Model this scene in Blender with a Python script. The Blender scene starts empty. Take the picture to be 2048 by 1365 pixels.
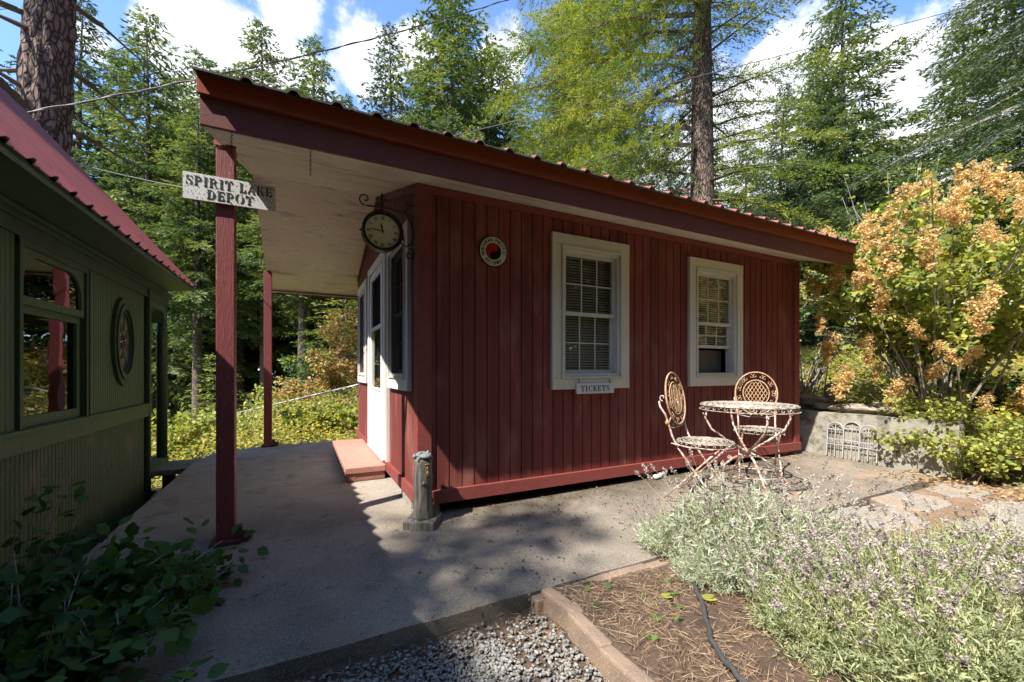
import bpy, bmesh, math, random
import numpy as np
from math import sin, cos, pi, radians, sqrt
from mathutils import Vector, Matrix
S = bpy.context.scene
random.seed(7)
rng = np.random.default_rng(11)

# ---------------------------------------------------------------- camera, sky, sun, exposure
YAW = 0.4688
CAM = Vector((-0.763, -2.993, 1.049))
cd = bpy.data.cameras.new('camera'); cam = bpy.data.objects.new('camera', cd); S.collection.objects.link(cam)
cam.location = CAM; cam.rotation_euler = (pi/2, 0, -YAW)
cd.sensor_width = 36; cd.lens = 36*831.3/2048; cd.shift_y = 0.0289; cd.clip_end = 2000; cd.clip_start = 0.02
S.camera = cam
SUN_AZ = math.atan(0.37); SUN_EL = radians(50.9)          # light travels towards +x +y
ldir = Vector((cos(SUN_AZ)*cos(SUN_EL), sin(SUN_AZ)*cos(SUN_EL), -sin(SUN_EL)))
sd = bpy.data.lights.new('sun', 'SUN'); sd.energy = 4.0; sd.angle = radians(0.53); sd.color = (1.0, 0.95, 0.87)
sun = bpy.data.objects.new('sun', sd); S.collection.objects.link(sun)
sun.rotation_euler = ldir.to_track_quat('-Z', 'Y').to_euler()
S.view_settings.view_transform = 'Standard'; S.view_settings.look = 'None'
S.view_settings.gamma = 1; S.view_settings.exposure = 1.45
W = bpy.data.worlds.new('World'); S.world = W; W.use_nodes = True
def px(u, v):                                              # direction of a point of the sky
    F = Vector((sin(YAW), cos(YAW), 0)); R = Vector((cos(YAW), -sin(YAW), 0))
    return (F + R*(u-1024)/831.3 - Vector((0, 0, 1))*(v-741.7)/831.3).normalized()
nt = W.node_tree; nt.nodes.clear()
def N(nt, t, **k):
    n = nt.nodes.new(t)
    for a, b in k.items():
        if a.startswith('i_'):
            key = a[2:]; key = int(key) if key.isdigit() else key.replace('_', ' ')
            n.inputs[key].default_value = b
        else: setattr(n, a, b)
    return n
sky = N(nt, 'ShaderNodeTexSky', sky_type='NISHITA', sun_disc=False)
sky.sun_elevation = SUN_EL; sky.sun_rotation = math.atan2(-cos(SUN_AZ), -sin(SUN_AZ)); sky.altitude = 700
sky.air_density = 1.0; sky.dust_density = 0.6; sky.ozone_density = 2.0
tc = N(nt, 'ShaderNodeTexCoord')
no = N(nt, 'ShaderNodeTexNoise', i_Scale=9.0, i_Detail=9.0, i_Roughness=0.64)
nt.links.new(tc.outputs['Generated'], no.inputs['Vector'])
acc = None
clouds = [(430, 120, .17, 1), (350, 80, .10, .95), (560, 150, .15, .9), (585, 22, .10, .8), (735, 130, .14, .85), (830, 90, .09, .8), (205, 95, .08, .6), (1010, 120, .12, .7),
          (1620, 260, .26, 1), (1800, 230, .25, 1), (1550, 190, .16, .9), (1880, 330, .25, 1), (1950, 250, .2, .6), (1450, 420, .4, .9), (1650, 460, .5, 1), (600, 420, .5, .8)]
for u, v, r, s in clouds:
    d = px(u, v)
    vm = N(nt, 'ShaderNodeVectorMath', operation='DISTANCE'); vm.inputs[1].default_value = d
    nt.links.new(tc.outputs['Generated'], vm.inputs[0])
    mr = N(nt, 'ShaderNodeMapRange'); mr.inputs[1].default_value = 0; mr.inputs[2].default_value = r*.95
    mr.inputs[3].default_value = s; mr.inputs[4].default_value = 0
    nt.links.new(vm.outputs['Value'], mr.inputs[0])
    if acc is None: acc = mr.outputs[0]
    else:
        mx = N(nt, 'ShaderNodeMath', operation='MAXIMUM'); nt.links.new(acc, mx.inputs[0]); nt.links.new(mr.outputs[0], mx.inputs[1]); acc = mx.outputs[0]
ad = N(nt, 'ShaderNodeMath', operation='ADD'); nt.links.new(acc, ad.inputs[0]); nt.links.new(no.outputs[0], ad.inputs[1])
cm = N(nt, 'ShaderNodeMapRange', interpolation_type='SMOOTHSTEP'); cm.inputs[1].default_value = 0.80; cm.inputs[2].default_value = 1.02
nt.links.new(ad.outputs[0], cm.inputs[0])
mixc = N(nt, 'ShaderNodeMix', data_type='RGBA'); cn = N(nt, 'ShaderNodeTexNoise', i_Scale=11.0, i_Detail=7.0, i_Roughness=.62); nt.links.new(tc.outputs['Generated'], cn.inputs['Vector'])
cr_ = N(nt, 'ShaderNodeMapRange'); cr_.inputs[1].default_value = .36; cr_.inputs[2].default_value = .60; nt.links.new(cn.outputs[0], cr_.inputs[0])
cc_ = N(nt, 'ShaderNodeMix', data_type='RGBA'); cc_.inputs[6].default_value = (2.5, 2.75, 3.05, 1); cc_.inputs[7].default_value = (3.8, 3.85, 3.95, 1); nt.links.new(cr_.outputs[0], cc_.inputs[0]); nt.links.new(cc_.outputs[2], mixc.inputs[7])
nt.links.new(cm.outputs[0], mixc.inputs[0]); skg = N(nt, 'ShaderNodeMix', data_type='RGBA', blend_type='MULTIPLY'); skg.inputs[0].default_value = 1; skg.inputs[7].default_value = (.80, .90, 1.02, 1)
nt.links.new(sky.outputs[0], skg.inputs[6]); nt.links.new(skg.outputs[2], mixc.inputs[6])
bg = N(nt, 'ShaderNodeBackground'); bg.inputs[1].default_value = 0.15
nt.links.new(mixc.outputs[2], bg.inputs[0])
ow = N(nt, 'ShaderNodeOutputWorld'); nt.links.new(bg.outputs[0], ow.inputs[0])

# ---------------------------------------------------------------- materials
def mat(name, col, rough=.7, col2=None, nscale=6, ndet=5, bump=0, bscale=30, stretch=None, metal=0, spots=None, spec=.5, mid=(.35, .65)):
    m = bpy.data.materials.new(name); m.use_nodes = True; t = m.node_tree; b = t.nodes['Principled BSDF']
    b.inputs['Roughness'].default_value = rough; b.inputs['Metallic'].default_value = metal
    b.inputs['Specular IOR Level'].default_value = spec
    b.inputs['Base Color'].default_value = (*col, 1)
    co = N(t, 'ShaderNodeTexCoord'); vec = co.outputs['Object']
    if stretch:
        mp = N(t, 'ShaderNodeMapping'); mp.inputs['Scale'].default_value = stretch
        t.links.new(vec, mp.inputs['Vector']); vec = mp.outputs[0]
    out = None
    if col2:
        n = N(t, 'ShaderNodeTexNoise', i_Scale=nscale, i_Detail=ndet, i_Roughness=.65); t.links.new(vec, n.inputs['Vector'])
        r = N(t, 'ShaderNodeMapRange'); r.inputs[1].default_value = mid[0]; r.inputs[2].default_value = mid[1]
        t.links.new(n.outputs[0], r.inputs[0])
        x = N(t, 'ShaderNodeMix', data_type='RGBA'); x.inputs[6].default_value = (*col, 1); x.inputs[7].default_value = (*col2, 1)
        t.links.new(r.outputs[0], x.inputs[0]); out = x.outputs[2]
    if spots:
        for (sc, lo, hi, c, st) in spots:
            n = N(t, 'ShaderNodeTexNoise', i_Scale=sc, i_Detail=4.0, i_Roughness=.6)
            if st:
                mp = N(t, 'ShaderNodeMapping'); mp.inputs['Scale'].default_value = st
                t.links.new(co.outputs['Object'], mp.inputs['Vector']); t.links.new(mp.outputs[0], n.inputs['Vector'])
            else: t.links.new(co.outputs['Object'], n.inputs['Vector'])
            r = N(t, 'ShaderNodeMapRange'); r.inputs[1].default_value = lo; r.inputs[2].default_value = hi
            t.links.new(n.outputs[0], r.inputs[0])
            x = N(t, 'ShaderNodeMix', data_type='RGBA'); x.inputs[7].default_value = (*c, 1)
            if out: t.links.new(out, x.inputs[6])
            else: x.inputs[6].default_value = (*col, 1)
            t.links.new(r.outputs[0], x.inputs[0]); out = x.outputs[2]
    if out: t.links.new(out, b.inputs['Base Color'])
    if bump:
        n = N(t, 'ShaderNodeTexNoise', i_Scale=bscale, i_Detail=6.0, i_Roughness=.65); t.links.new(vec, n.inputs['Vector'])
        bp = N(t, 'ShaderNodeBump', i_Strength=bump, i_Distance=.01); t.links.new(n.outputs[0], bp.inputs['Height'])
        t.links.new(bp.outputs[0], b.inputs['Normal'])
    return m
def leafmat(name, stops, trans=.35, rough=.6, gloss=.03):
    m = bpy.data.materials.new(name); m.use_nodes = True; t = m.node_tree; t.nodes.clear()
    a = N(t, 'ShaderNodeAttribute', attribute_name='tint')
    cr = N(t, 'ShaderNodeValToRGB'); e = cr.color_ramp.elements
    e[0].position = 0; e[0].color = (*stops[0], 1); e[1].position = 1; e[1].color = (*stops[-1], 1)
    for i, c in enumerate(stops[1:-1]):
        q = e.new((i+1)/(len(stops)-1)); q.color = (*c, 1)
    t.links.new(a.outputs['Fac'], cr.inputs[0])
    d = N(t, 'ShaderNodeBsdfDiffuse'); tr = N(t, 'ShaderNodeBsdfTranslucent'); g = N(t, 'ShaderNodeBsdfGlossy'); g.inputs['Roughness'].default_value = rough
    g.inputs['Color'].default_value = (.9, .95, 1, 1)
    hs = N(t, 'ShaderNodeMix', data_type='RGBA', blend_type='MULTIPLY'); hs.inputs[0].default_value = 1; hs.inputs[7].default_value = (1.25, 1.15, .5, 1)
    t.links.new(cr.outputs[0], hs.inputs[6]); t.links.new(hs.outputs[2], tr.inputs[0])
    t.links.new(cr.outputs[0], d.inputs[0])
    m1 = N(t, 'ShaderNodeMixShader'); m1.inputs[0].default_value = trans
    m2 = N(t, 'ShaderNodeMixShader'); m2.inputs[0].default_value = gloss
    t.links.new(d.outputs[0], m1.inputs[1]); t.links.new(tr.outputs[0], m1.inputs[2])
    t.links.new(m1.outputs[0], m2.inputs[1]); t.links.new(g.outputs[0], m2.inputs[2])
    o = N(t, 'ShaderNodeOutputMaterial'); t.links.new(m2.outputs[0], o.inputs[0])
    return m
def glassmat(name, tint=(.8, .85, .82), ior=1.7, dirt=0.0):
    m = bpy.data.materials.new(name); m.use_nodes = True; t = m.node_tree; t.nodes.clear()
    tr = N(t, 'ShaderNodeBsdfTransparent'); tr.inputs[0].default_value = (*tint, 1)
    g = N(t, 'ShaderNodeBsdfGlossy'); g.inputs['Roughness'].default_value = 0.01
    fr = N(t, 'ShaderNodeFresnel'); ge = N(t, 'ShaderNodeNewGeometry'); bf = N(t, 'ShaderNodeMath', operation='MULTIPLY_ADD'); bf.inputs[1].default_value = 1/ior-ior; bf.inputs[2].default_value = ior
    t.links.new(ge.outputs['Backfacing'], bf.inputs[0]); t.links.new(bf.outputs[0], fr.inputs[0])
    n = N(t, 'ShaderNodeTexNoise', i_Scale=3.0); co = N(t, 'ShaderNodeTexCoord'); t.links.new(co.outputs['Object'], n.inputs['Vector'])
    bp = N(t, 'ShaderNodeBump', i_Strength=.06, i_Distance=.02); t.links.new(n.outputs[0], bp.inputs['Height']); t.links.new(bp.outputs[0], g.inputs['Normal'])
    ms = N(t, 'ShaderNodeMixShader'); t.links.new(fr.outputs[0], ms.inputs[0]); t.links.new(tr.outputs[0], ms.inputs[1]); t.links.new(g.outputs[0], ms.inputs[2])
    o = N(t, 'ShaderNodeOutputMaterial'); t.links.new(ms.outputs[0], o.inputs[0])
    return m
MT = dict(
 red=mat('red_siding', (.225, .050, .040), .72, (.185, .040, .033), 3, bump=.35, bscale=18, stretch=(4, 4, 22), spec=.3, spots=[(1.0, .40, .62, (.135, .031, .027), (9.8, 19, .12)), (2.2, .52, .70, (.27, .10, .08), (2, 2, .6)), (70, .755, .77, (.5, .45, .4), None)]),
 redtrim=mat('red_trim', (.235, .054, .046), .62, (.19, .043, .038), 4, bump=.2, bscale=30, stretch=(3, 8, 8), spec=.35),
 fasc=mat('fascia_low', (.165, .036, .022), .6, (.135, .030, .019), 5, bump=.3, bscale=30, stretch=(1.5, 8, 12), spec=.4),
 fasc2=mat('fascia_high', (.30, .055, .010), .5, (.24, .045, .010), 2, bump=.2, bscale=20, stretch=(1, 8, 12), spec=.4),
 post=mat('post_paint', (.235, .052, .048), .6, (.19, .042, .04), 5, bump=.35, bscale=12, stretch=(12, 12, 1.5), spots=[(6, .66, .70, (.28, .22, .19), (7, 7, 1.3))]),
 white=mat('white_paint', (.72, .71, .68), .5, (.66, .65, .61), 4, bump=.05, bscale=40),
 cream=mat('cream_paint', (.62, .58, .48), .55, (.56, .53, .44), 4, bump=.08, bscale=40, spots=[(14, .70, .74, (.3, .27, .2), None)]),
 vinyl=mat('vinyl', (.60, .57, .50), .4, (.54, .52, .46), 9),
 soffit=mat('soffit_white', (.76, .70, .61), .65, (.68, .62, .54), 2.5, bump=.3, bscale=14, stretch=(1, 1, 1), spots=[(1.6, .56, .72, (.36, .31, .27), (1.2, 5, 3)), (9, .60, .70, (.40, .35, .30), (1.0, 6, 6)), (26, .62, .68, (.42, .37, .32), (3, 1, 1))]),
 roof=mat('roof_metal', (.42, .12, .105), .38, (.33, .095, .085), 2, metal=.15, spec=.6),
 roofend=mat('roof_edge', (.10, .075, .045), .8, (.05, .04, .025), 20),
 dark=mat('dark_interior', (.015, .013, .011), .9),  # near-black, standing in for unlit rooms, undersides and openings
 wood=mat('interior_wood', (.16, .085, .04), .7, (.11, .06, .03), 3, stretch=(6, 6, 1)),
 black=mat('black_iron', (.018, .015, .013), .45, (.05, .028, .018), 30, metal=.3),
 blind=mat('blind_slat', (.42, .36, .27), .6),
 screen=None,
 glass=glassmat('window_glass', (.94, .95, .93), 1.5),
 oldglass=glassmat('old_glass', (.4, .42, .4), 2.4),
 green=mat('green_paint', (.09, .155, .072), .62, (.065, .115, .052), 4, bump=.4, bscale=14, stretch=(10, 10, 1.2), spec=.4),
 greenlow=mat('green_weathered', (.085, .14, .065), .75, (.065, .105, .05), 5, bump=.5, bscale=14, stretch=(10, 10, 1.2), spots=[(5, .52, .72, (.20, .165, .12), (1, 1, .7)), (60, .6, .68, (.32, .27, .22), None)]),
 dgreen=mat('dark_green_trim', (.042, .085, .04), .5, (.03, .062, .03), 6, bump=.15, bscale=20),
 step=mat('paver', (.46, .22, .17), .85, (.38, .175, .135), 14, bump=.5, bscale=80),
 brickraw=mat('paver_raw', (.36, .16, .115), .9, (.25, .12, .09), 30, bump=1, bscale=60),
 block=mat('edging_block', (.29, .20, .135), .9, (.21, .15, .11), 8, bump=.6, bscale=90, spots=[(120, .62, .68, (.15, .12, .10), None), (150, .62, .67, (.6, .5, .4), None)]),
 wall=mat('old_concrete', (.34, .31, .25), .9, (.24, .22, .17), 5, bump=.8, bscale=30, spots=[(6, .50, .60, (.13, .12, .09), None), (60, .60, .66, (.2, .18, .15), None)]),
 stump=mat('stump', (.25, .225, .19), .85, (.09, .08, .068), 7, bump=1, bscale=10, stretch=(5, 5, .8), mid=(.4, .6)),
 stone=mat('rock', (.33, .28, .21), .9, (.15, .135, .10), 9, bump=1, bscale=18),
 flag=mat('flagstone', (.33, .30, .255), .85, (.24, .22, .19), 6, bump=1.2, bscale=12, stretch=(1, 3, 4), spots=[(5, .50, .62, (.34, .25, .17), None), (35, .60, .66, (.44, .41, .36), None)]),
 patina=mat('patina', (.20, .22, .22), .6, (.12, .135, .135), 20, bump=.3),
 brass=mat('old_brass', (.30, .19, .06), .5, (.16, .10, .04), 20, metal=.5),
 iron=mat('rusted_white_iron', (.54, .46, .40), .75, (.33, .17, .11), 22, ndet=6, bump=.4, bscale=90, mid=(.46, .56)),
 ironpale=mat('peeling_white_iron', (.40, .365, .315), .75, (.20, .14, .10), 34, ndet=6, bump=.4, bscale=90, mid=(.48, .56)),
 ironback=mat('rusted_yellow_iron', (.44, .31, .19), .75, (.38, .18, .07), 26, ndet=6, bump=.4, bscale=90, mid=(.45, .6)),
 grayiron=mat('grey_iron', (.40, .385, .37), .6, (.28, .26, .25), 30, bump=.2),
 galv=mat('galvanised', (.34, .37, .39), .45, (.26, .28, .30), 14, metal=.6),
 cable=mat('cable', (.20, .18, .165), .5, (.12, .11, .10), 60, metal=.2),
 hose=mat('hose', (.045, .045, .047), .6, (.07, .068, .064), 25, bump=.3, bscale=80),
 pinebark=mat('pine_bark', (.20, .13, .10), .95, (.065, .045, .035), 5, bump=1.5, bscale=6, stretch=(3.2, 3.2, .8), mid=(.4, .6)),
 bark=mat('fir_bark', (.20, .17, .135), .95, (.085, .07, .055), 7, bump=1, bscale=10, stretch=(3, 3, .7), mid=(.4, .6)),
 twig=mat('twig', (.17, .12, .085), .9, (.10, .075, .055), 20),
 greytwig=mat('grey_twig', (.38, .34, .29), .9, (.22, .19, .16), 20),
 moss=mat('moss', (.13, .13, .025), .95, (.07, .075, .02), 30, bump=1, bscale=80),
 sign=mat('sign_white', (.66, .66, .62), .55, (.60, .60, .56), 5, spots=[(85, .575, .60, (.12, .07, .05), (1.3, 1, 1))]),
 signclean=mat('sign_grey', (.66, .66, .62), .6, (.58, .58, .54), 9),
 ink=mat('ink', (.02, .018, .018), .6),
 dial=mat('dial', (.80, .77, .60), .5, (.70, .67, .52), 8),
 rimwhite=mat('enamel_white', (.62, .60, .50), .25, (.55, .53, .44), 10),
 enred=mat('enamel_red', (.42, .012, .012), .25), enblack=mat('enamel_black', (.012, .012, .014), .25),
 rust=mat('rusty_base', (.16, .04, .03), .8, (.07, .03, .02), 25, bump=1, bscale=50),
 soil=mat('soil', (.11, .07, .045), .95, (.05, .033, .022), 9, bump=1.2, bscale=40, spots=[(45, .58, .66, (.24, .14, .08), None)]),
 pvc=mat('white_pipe', (.6, .6, .57), .4),
 lead=mat('leading', (.03, .03, .03), .5), amber=mat('stain_pink', (.17, .12, .10), .15), lime=mat('stain_lime', (.20, .22, .10), .15), clearp=mat('stain_clear', (.10, .12, .10), .12),
)
sc_ = bpy.data.materials.new('insect_screen'); sc_.use_nodes = True; t_ = sc_.node_tree; t_.nodes.clear()
a_ = N(t_, 'ShaderNodeBsdfTransparent'); a_.inputs[0].default_value = (.8, .8, .8, 1); d_ = N(t_, 'ShaderNodeBsdfDiffuse'); d_.inputs[0].default_value = (.035, .032, .03, 1)
m_ = N(t_, 'ShaderNodeMixShader'); m_.inputs[0].default_value = .55; t_.links.new(a_.outputs[0], m_.inputs[1]); t_.links.new(d_.outputs[0], m_.inputs[2])
o_ = N(t_, 'ShaderNodeOutputMaterial'); t_.links.new(m_.outputs[0], o_.inputs[0]); MT['screen'] = sc_
# concrete: weathered, exposed aggregate outside the porch, broomed under it
def concrete():
    m = bpy.data.materials.new('slab_concrete'); m.use_nodes = True; t = m.node_tree; b = t.nodes['Principled BSDF']; b.inputs['Roughness'].default_value = .85
    b.inputs['Specular IOR Level'].default_value = .3
    co = N(t, 'ShaderNodeTexCoord'); L = t.links.new
    def noise(s, d=5, r=.6, st=None):
        n = N(t, 'ShaderNodeTexNoise', i_Scale=s, i_Detail=float(d), i_Roughness=r)
        if st:
            mp = N(t, 'ShaderNodeMapping'); mp.inputs['Scale'].default_value = st; L(co.outputs['Object'], mp.inputs[0]); L(mp.outputs[0], n.inputs['Vector'])
        else: L(co.outputs['Object'], n.inputs['Vector'])
        return n.outputs[0]
    def rng_(x, a, c, lo=0, hi=1):
        r = N(t, 'ShaderNodeMapRange'); r.inputs[1].default_value = a; r.inputs[2].default_value = c; r.inputs[3].default_value = lo; r.inputs[4].default_value = hi; L(x, r.inputs[0]); return r.outputs[0]
    def mix(f, a, c):
        x = N(t, 'ShaderNodeMix', data_type='RGBA'); L(f, x.inputs[0])
        for i, q in ((6, a), (7, c)):
            if isinstance(q, tuple): x.inputs[i].default_value = (*q, 1)
            else: L(q, x.inputs[i])
        return x.outputs[2]
    sx = N(t, 'ShaderNodeSeparateXYZ'); L(co.outputs['Object'], sx.inputs[0])
    porch = rng_(sx.outputs[1], .15, .75)                        # broomed part lies at y > .5
    right = rng_(sx.outputs[0], 1.0, 3.0)
    base = mix(rng_(noise(1.7, 6), .42, .58), (.25, .21, .165), (.16, .135, .108))
    base = mix(rng_(noise(170, 2, .8), .54, .64), base, (.38, .34, .28))
    base = mix(rng_(noise(110, 2, .8), .57, .64), base, (.12, .105, .09))
    sm = mix(rng_(noise(3, 5), .35, .65), (.37, .32, .265), (.29, .25, .205))
    sm = mix(rng_(noise(3, 3, .6, (38, 1.0, 1)), .5, .66), sm, (.30, .26, .22))
    base = mix(porch, base, sm)
    base = mix(rng_(noise(5, 6, .7), .55, .66), base, mix(right, (.22, .18, .13), (.36, .23, .14)))
    base = mix(rng_(noise(14, 4, .7), .62, .69), base, (.10, .085, .06))
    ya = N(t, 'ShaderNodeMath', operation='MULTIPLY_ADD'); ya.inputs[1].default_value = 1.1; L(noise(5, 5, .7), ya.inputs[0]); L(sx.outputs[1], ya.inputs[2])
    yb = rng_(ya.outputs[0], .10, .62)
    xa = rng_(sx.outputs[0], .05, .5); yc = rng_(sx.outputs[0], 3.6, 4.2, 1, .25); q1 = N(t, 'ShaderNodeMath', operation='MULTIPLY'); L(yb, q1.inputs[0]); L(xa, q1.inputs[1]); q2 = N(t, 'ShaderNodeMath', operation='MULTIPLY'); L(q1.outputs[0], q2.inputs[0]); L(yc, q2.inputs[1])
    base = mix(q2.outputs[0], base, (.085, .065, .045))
    L(base, b.inputs['Base Color'])
    hb = N(t, 'ShaderNodeMath', operation='ADD'); L(noise(140, 3, .8), hb.inputs[0])
    h2 = noise(3, 3, .7, (70, 1.2, 1)); hm = N(t, 'ShaderNodeMath', operation='MULTIPLY'); L(h2, hm.inputs[0]); L(porch, hm.inputs[1]); L(hm.outputs[0], hb.inputs[1])
    bp = N(t, 'ShaderNodeBump', i_Strength=.55, i_Distance=.006); L(hb.outputs[0], bp.inputs['Height']); L(bp.outputs[0], b.inputs['Normal'])
    return m
MT['slab'] = concrete()
LM = dict(
 fir=leafmat('fir_needles', [(.035, .065, .024), (.08, .13, .042), (.155, .21, .062), (.25, .28, .085)], .38),
 firb=leafmat('blue_fir_needles', [(.035, .06, .030), (.065, .10, .045), (.10, .14, .06)], .3),
 larch=leafmat('bright_fir_needles', [(.035, .07, .015), (.10, .16, .024), (.23, .29, .04), (.42, .42, .07)], .42),
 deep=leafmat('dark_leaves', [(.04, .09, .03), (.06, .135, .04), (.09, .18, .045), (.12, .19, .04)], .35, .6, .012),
 yg=leafmat('yellow_green_leaves', [(.12, .18, .05), (.25, .31, .07), (.42, .44, .10), (.54, .49, .12)], .45, .6, .015),
 autumn=leafmat('autumn_leaves', [(.18, .20, .04), (.36, .30, .07), (.42, .23, .08), (.34, .12, .06)], .4),
 plume=leafmat('plume', [(.48, .32, .14), (.67, .48, .22), (.80, .61, .31)], .46),
 cover=leafmat('ground_leaves', [(.12, .17, .03), (.28, .34, .05), (.46, .46, .08), (.55, .42, .12), (.36, .20, .08)], .5),
 lav=leafmat('lavender_leaves', [(.19, .165, .11), (.34, .38, .26), (.46, .50, .36), (.64, .66, .50)], .3),
 lavg=leafmat('green_lavender_leaves', [(.17, .13, .08), (.24, .27, .14), (.34, .39, .20), (.48, .50, .25), (.60, .55, .30)], .35),
 lavfl=leafmat('lavender_flowers', [(.20, .16, .15), (.44, .38, .36), (.60, .54, .51)], .3),
 needle=leafmat('fallen_needles', [(.15, .09, .05), (.32, .21, .12), (.50, .38, .24)], .1),
 gravel=leafmat('gravel_stone', [(.09, .088, .08), (.20, .19, .17), (.33, .315, .285)], 0, .6, .03),
 litter=leafmat('dry_leaves', [(.22, .13, .06), (.42, .27, .13), (.5, .36, .2)], .2),
)

# ---------------------------------------------------------------- mesh helpers
col = S.collection
def link(o, parent=None):
    col.objects.link(o)
    if parent: o.parent = parent
    return o
class MB:
    def __init__(s): s.v = []; s.f = []; s.m = []
    def add(s, vs, fs, mi=0):
        o = len(s.v); s.v += [tuple(v) for v in vs]; s.f += [tuple(i+o for i in f) for f in fs]; s.m += [mi]*len(fs); return s
    def box(s, x0, x1, y0, y1, z0, z1, mi=0, T=None):
        vs = [(x, y, z) for z in (z0, z1) for y in (y0, y1) for x in (x0, x1)]
        if T: vs = [T(*v) for v in vs]
        return s.add(vs, [(0, 2, 3, 1), (4, 5, 7, 6), (0, 1, 5, 4), (2, 6, 7, 3), (0, 4, 6, 2), (1, 3, 7, 5)], mi)
    def tube(s, pts, r, n=6, mi=0, closed=False):
        pts = [Vector(p) for p in pts]; k = len(pts)
        if k < 2: return s
        rs = r if isinstance(r, (list, tuple)) else [r]*k
        vs = []; up = Vector((0, 0, 1)); prev = None
        for i, p in enumerate(pts):
            a = pts[(i-1) % k] if (closed or i) else p; b = pts[(i+1) % k] if (closed or i < k-1) else p
            t = (b-a)
            if t.length < 1e-9: t = Vector((0, 0, 1))
            t.normalize()
            if prev is None:
                u = t.cross(up)
                if u.length < .1: u = t.cross(Vector((1, 0, 0)))
            else: u = prev - t*prev.dot(t)
            if u.length < 1e-6: u = t.orthogonal()
            u.normalize(); prev = u; w = t.cross(u)
            for j in range(n):
                q = 2*pi*j/n; vs.append(p+(u*cos(q)+w*sin(q))*rs[i])
        fs = [(i*n+j, i*n+(j+1) % n, ((i+1) % k)*n+(j+1) % n, ((i+1) % k)*n+j) for i in range(k if closed else k-1) for j in range(n)]
        if not closed: fs += [tuple(range(n))[::-1], tuple((k-1)*n+j for j in range(n))]
        return s.add(vs, fs, mi)
    def lathe(s, prof, c=(0, 0, 0), n=20, mi=0, jit=None):
        vs = []
        for i, (r, z) in enumerate(prof):
            for j in range(n):
                q = 2*pi*j/n; rr = r*(1+(jit(i, j) if jit else 0)); vs.append((c[0]+rr*cos(q), c[1]+rr*sin(q), c[2]+z))
        k = len(prof)
        fs = [(i*n+j, i*n+(j+1) % n, (i+1)*n+(j+1) % n, (i+1)*n+j) for i in range(k-1) for j in range(n)]
        fs += [tuple(range(n))[::-1], tuple((k-1)*n+j for j in range(n))]
        return s.add(vs, fs, mi)
    def prism(s, poly, a, b, T, mi=0):                      # poly of (u,v); T(u,v,d)
        n = len(poly)
        vs = [T(u, v, a) for u, v in poly]+[T(u, v, b) for u, v in poly]
        fs = [tuple(range(n)), tuple(range(n, 2*n))[::-1]]+[(i, i+n, (i+1) % n+n, (i+1) % n) for i in range(n)]
        return s.add(vs, fs, mi)
    def build(s, name, mats, parent=None, smooth=False, bevel=0, loc=None, fix=True):
        me = bpy.data.meshes.new(name); me.from_pydata(s.v, [], s.f)
        ms = mats if isinstance(mats, (list, tuple)) else [mats]
        for m in ms: me.materials.append(m)
        me.polygons.foreach_set('material_index', s.m)
        if fix:
            bm = bmesh.new(); bm.from_mesh(me); bmesh.ops.recalc_face_normals(bm, faces=bm.faces)
            if bevel: bmesh.ops.bevel(bm, geom=[e for e in bm.edges if len(e.link_faces) == 2 and e.calc_face_angle(0) > .6], offset=bevel, segments=2, affect='EDGES', profile=.6)
            bm.to_mesh(me); bm.free()
        if smooth: me.polygons.foreach_set('use_smooth', [True]*len(me.polygons))
        o = bpy.data.objects.new(name, me); link(o, parent)
        if loc: o.location = loc
        return o
def tag(o, label=None, cat=None, group=None, kind=None):
    if label: o['label'] = label
    if cat: o['category'] = cat
    if group: o['group'] = group
    if kind: o['kind'] = kind
    return o
def thing(name, label, cat, loc=(0, 0, 0), rz=0, group=None):
    o = bpy.data.objects.new(name, None); o.empty_display_size = .1; link(o); o.location = loc; o.rotation_euler = (0, 0, rz)
    return tag(o, label, cat, group)
def copy_tree(o, parent=None):
    c = o.copy(); col.objects.link(c); c.parent = parent
    for ch in [q for q in bpy.data.objects if q.parent == o]: copy_tree(ch, c)
    return c
def np_mesh(name, V, K, tint=None, mats=None, mi=None):     # V (n*K,3): n separate K-gons
    n = len(V)//K; me = bpy.data.meshes.new(name)
    me.vertices.add(n*K); me.vertices.foreach_set('co', np.ascontiguousarray(V, dtype=np.float32).ravel())
    me.loops.add(n*K); me.loops.foreach_set('vertex_index', np.arange(n*K, dtype=np.int32))
    me.polygons.add(n); me.polygons.foreach_set('loop_start', np.arange(0, n*K, K, dtype=np.int32)); me.polygons.foreach_set('loop_total', np.full(n, K, dtype=np.int32))
    if mi is not None: me.polygons.foreach_set('material_index', mi.astype(np.int32))
    a = me.attributes.new('tint', 'FLOAT', 'POINT')
    if tint is None: tint = np.full(n, .5)
    a.data.foreach_set('value', np.repeat(tint, K).astype(np.float32))
    for m in (mats or []): me.materials.append(m)
    me.update(calc_edges=True)
    return me
def unit(a): return a/np.maximum(np.linalg.norm(a, axis=-1, keepdims=True), 1e-9)
def rhomb(c, a, L, w, up=None, wob=.6):                    # rhombic leaves: c base, a direction, L length, w width
    n = len(c); r = rng.normal(size=(n, 3))
    if up is not None: r = r*wob+np.cross(a, up)
    b = unit(np.cross(a, np.cross(r, a)))*np.asarray(w).reshape(-1, 1)*.5
    L = np.asarray(L).reshape(-1, 1)
    return np.stack([c, c+a*L*.45+b, c+a*L, c+a*L*.45-b], 1).reshape(-1, 3)
def tubes_np(mb, segs): pass

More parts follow.
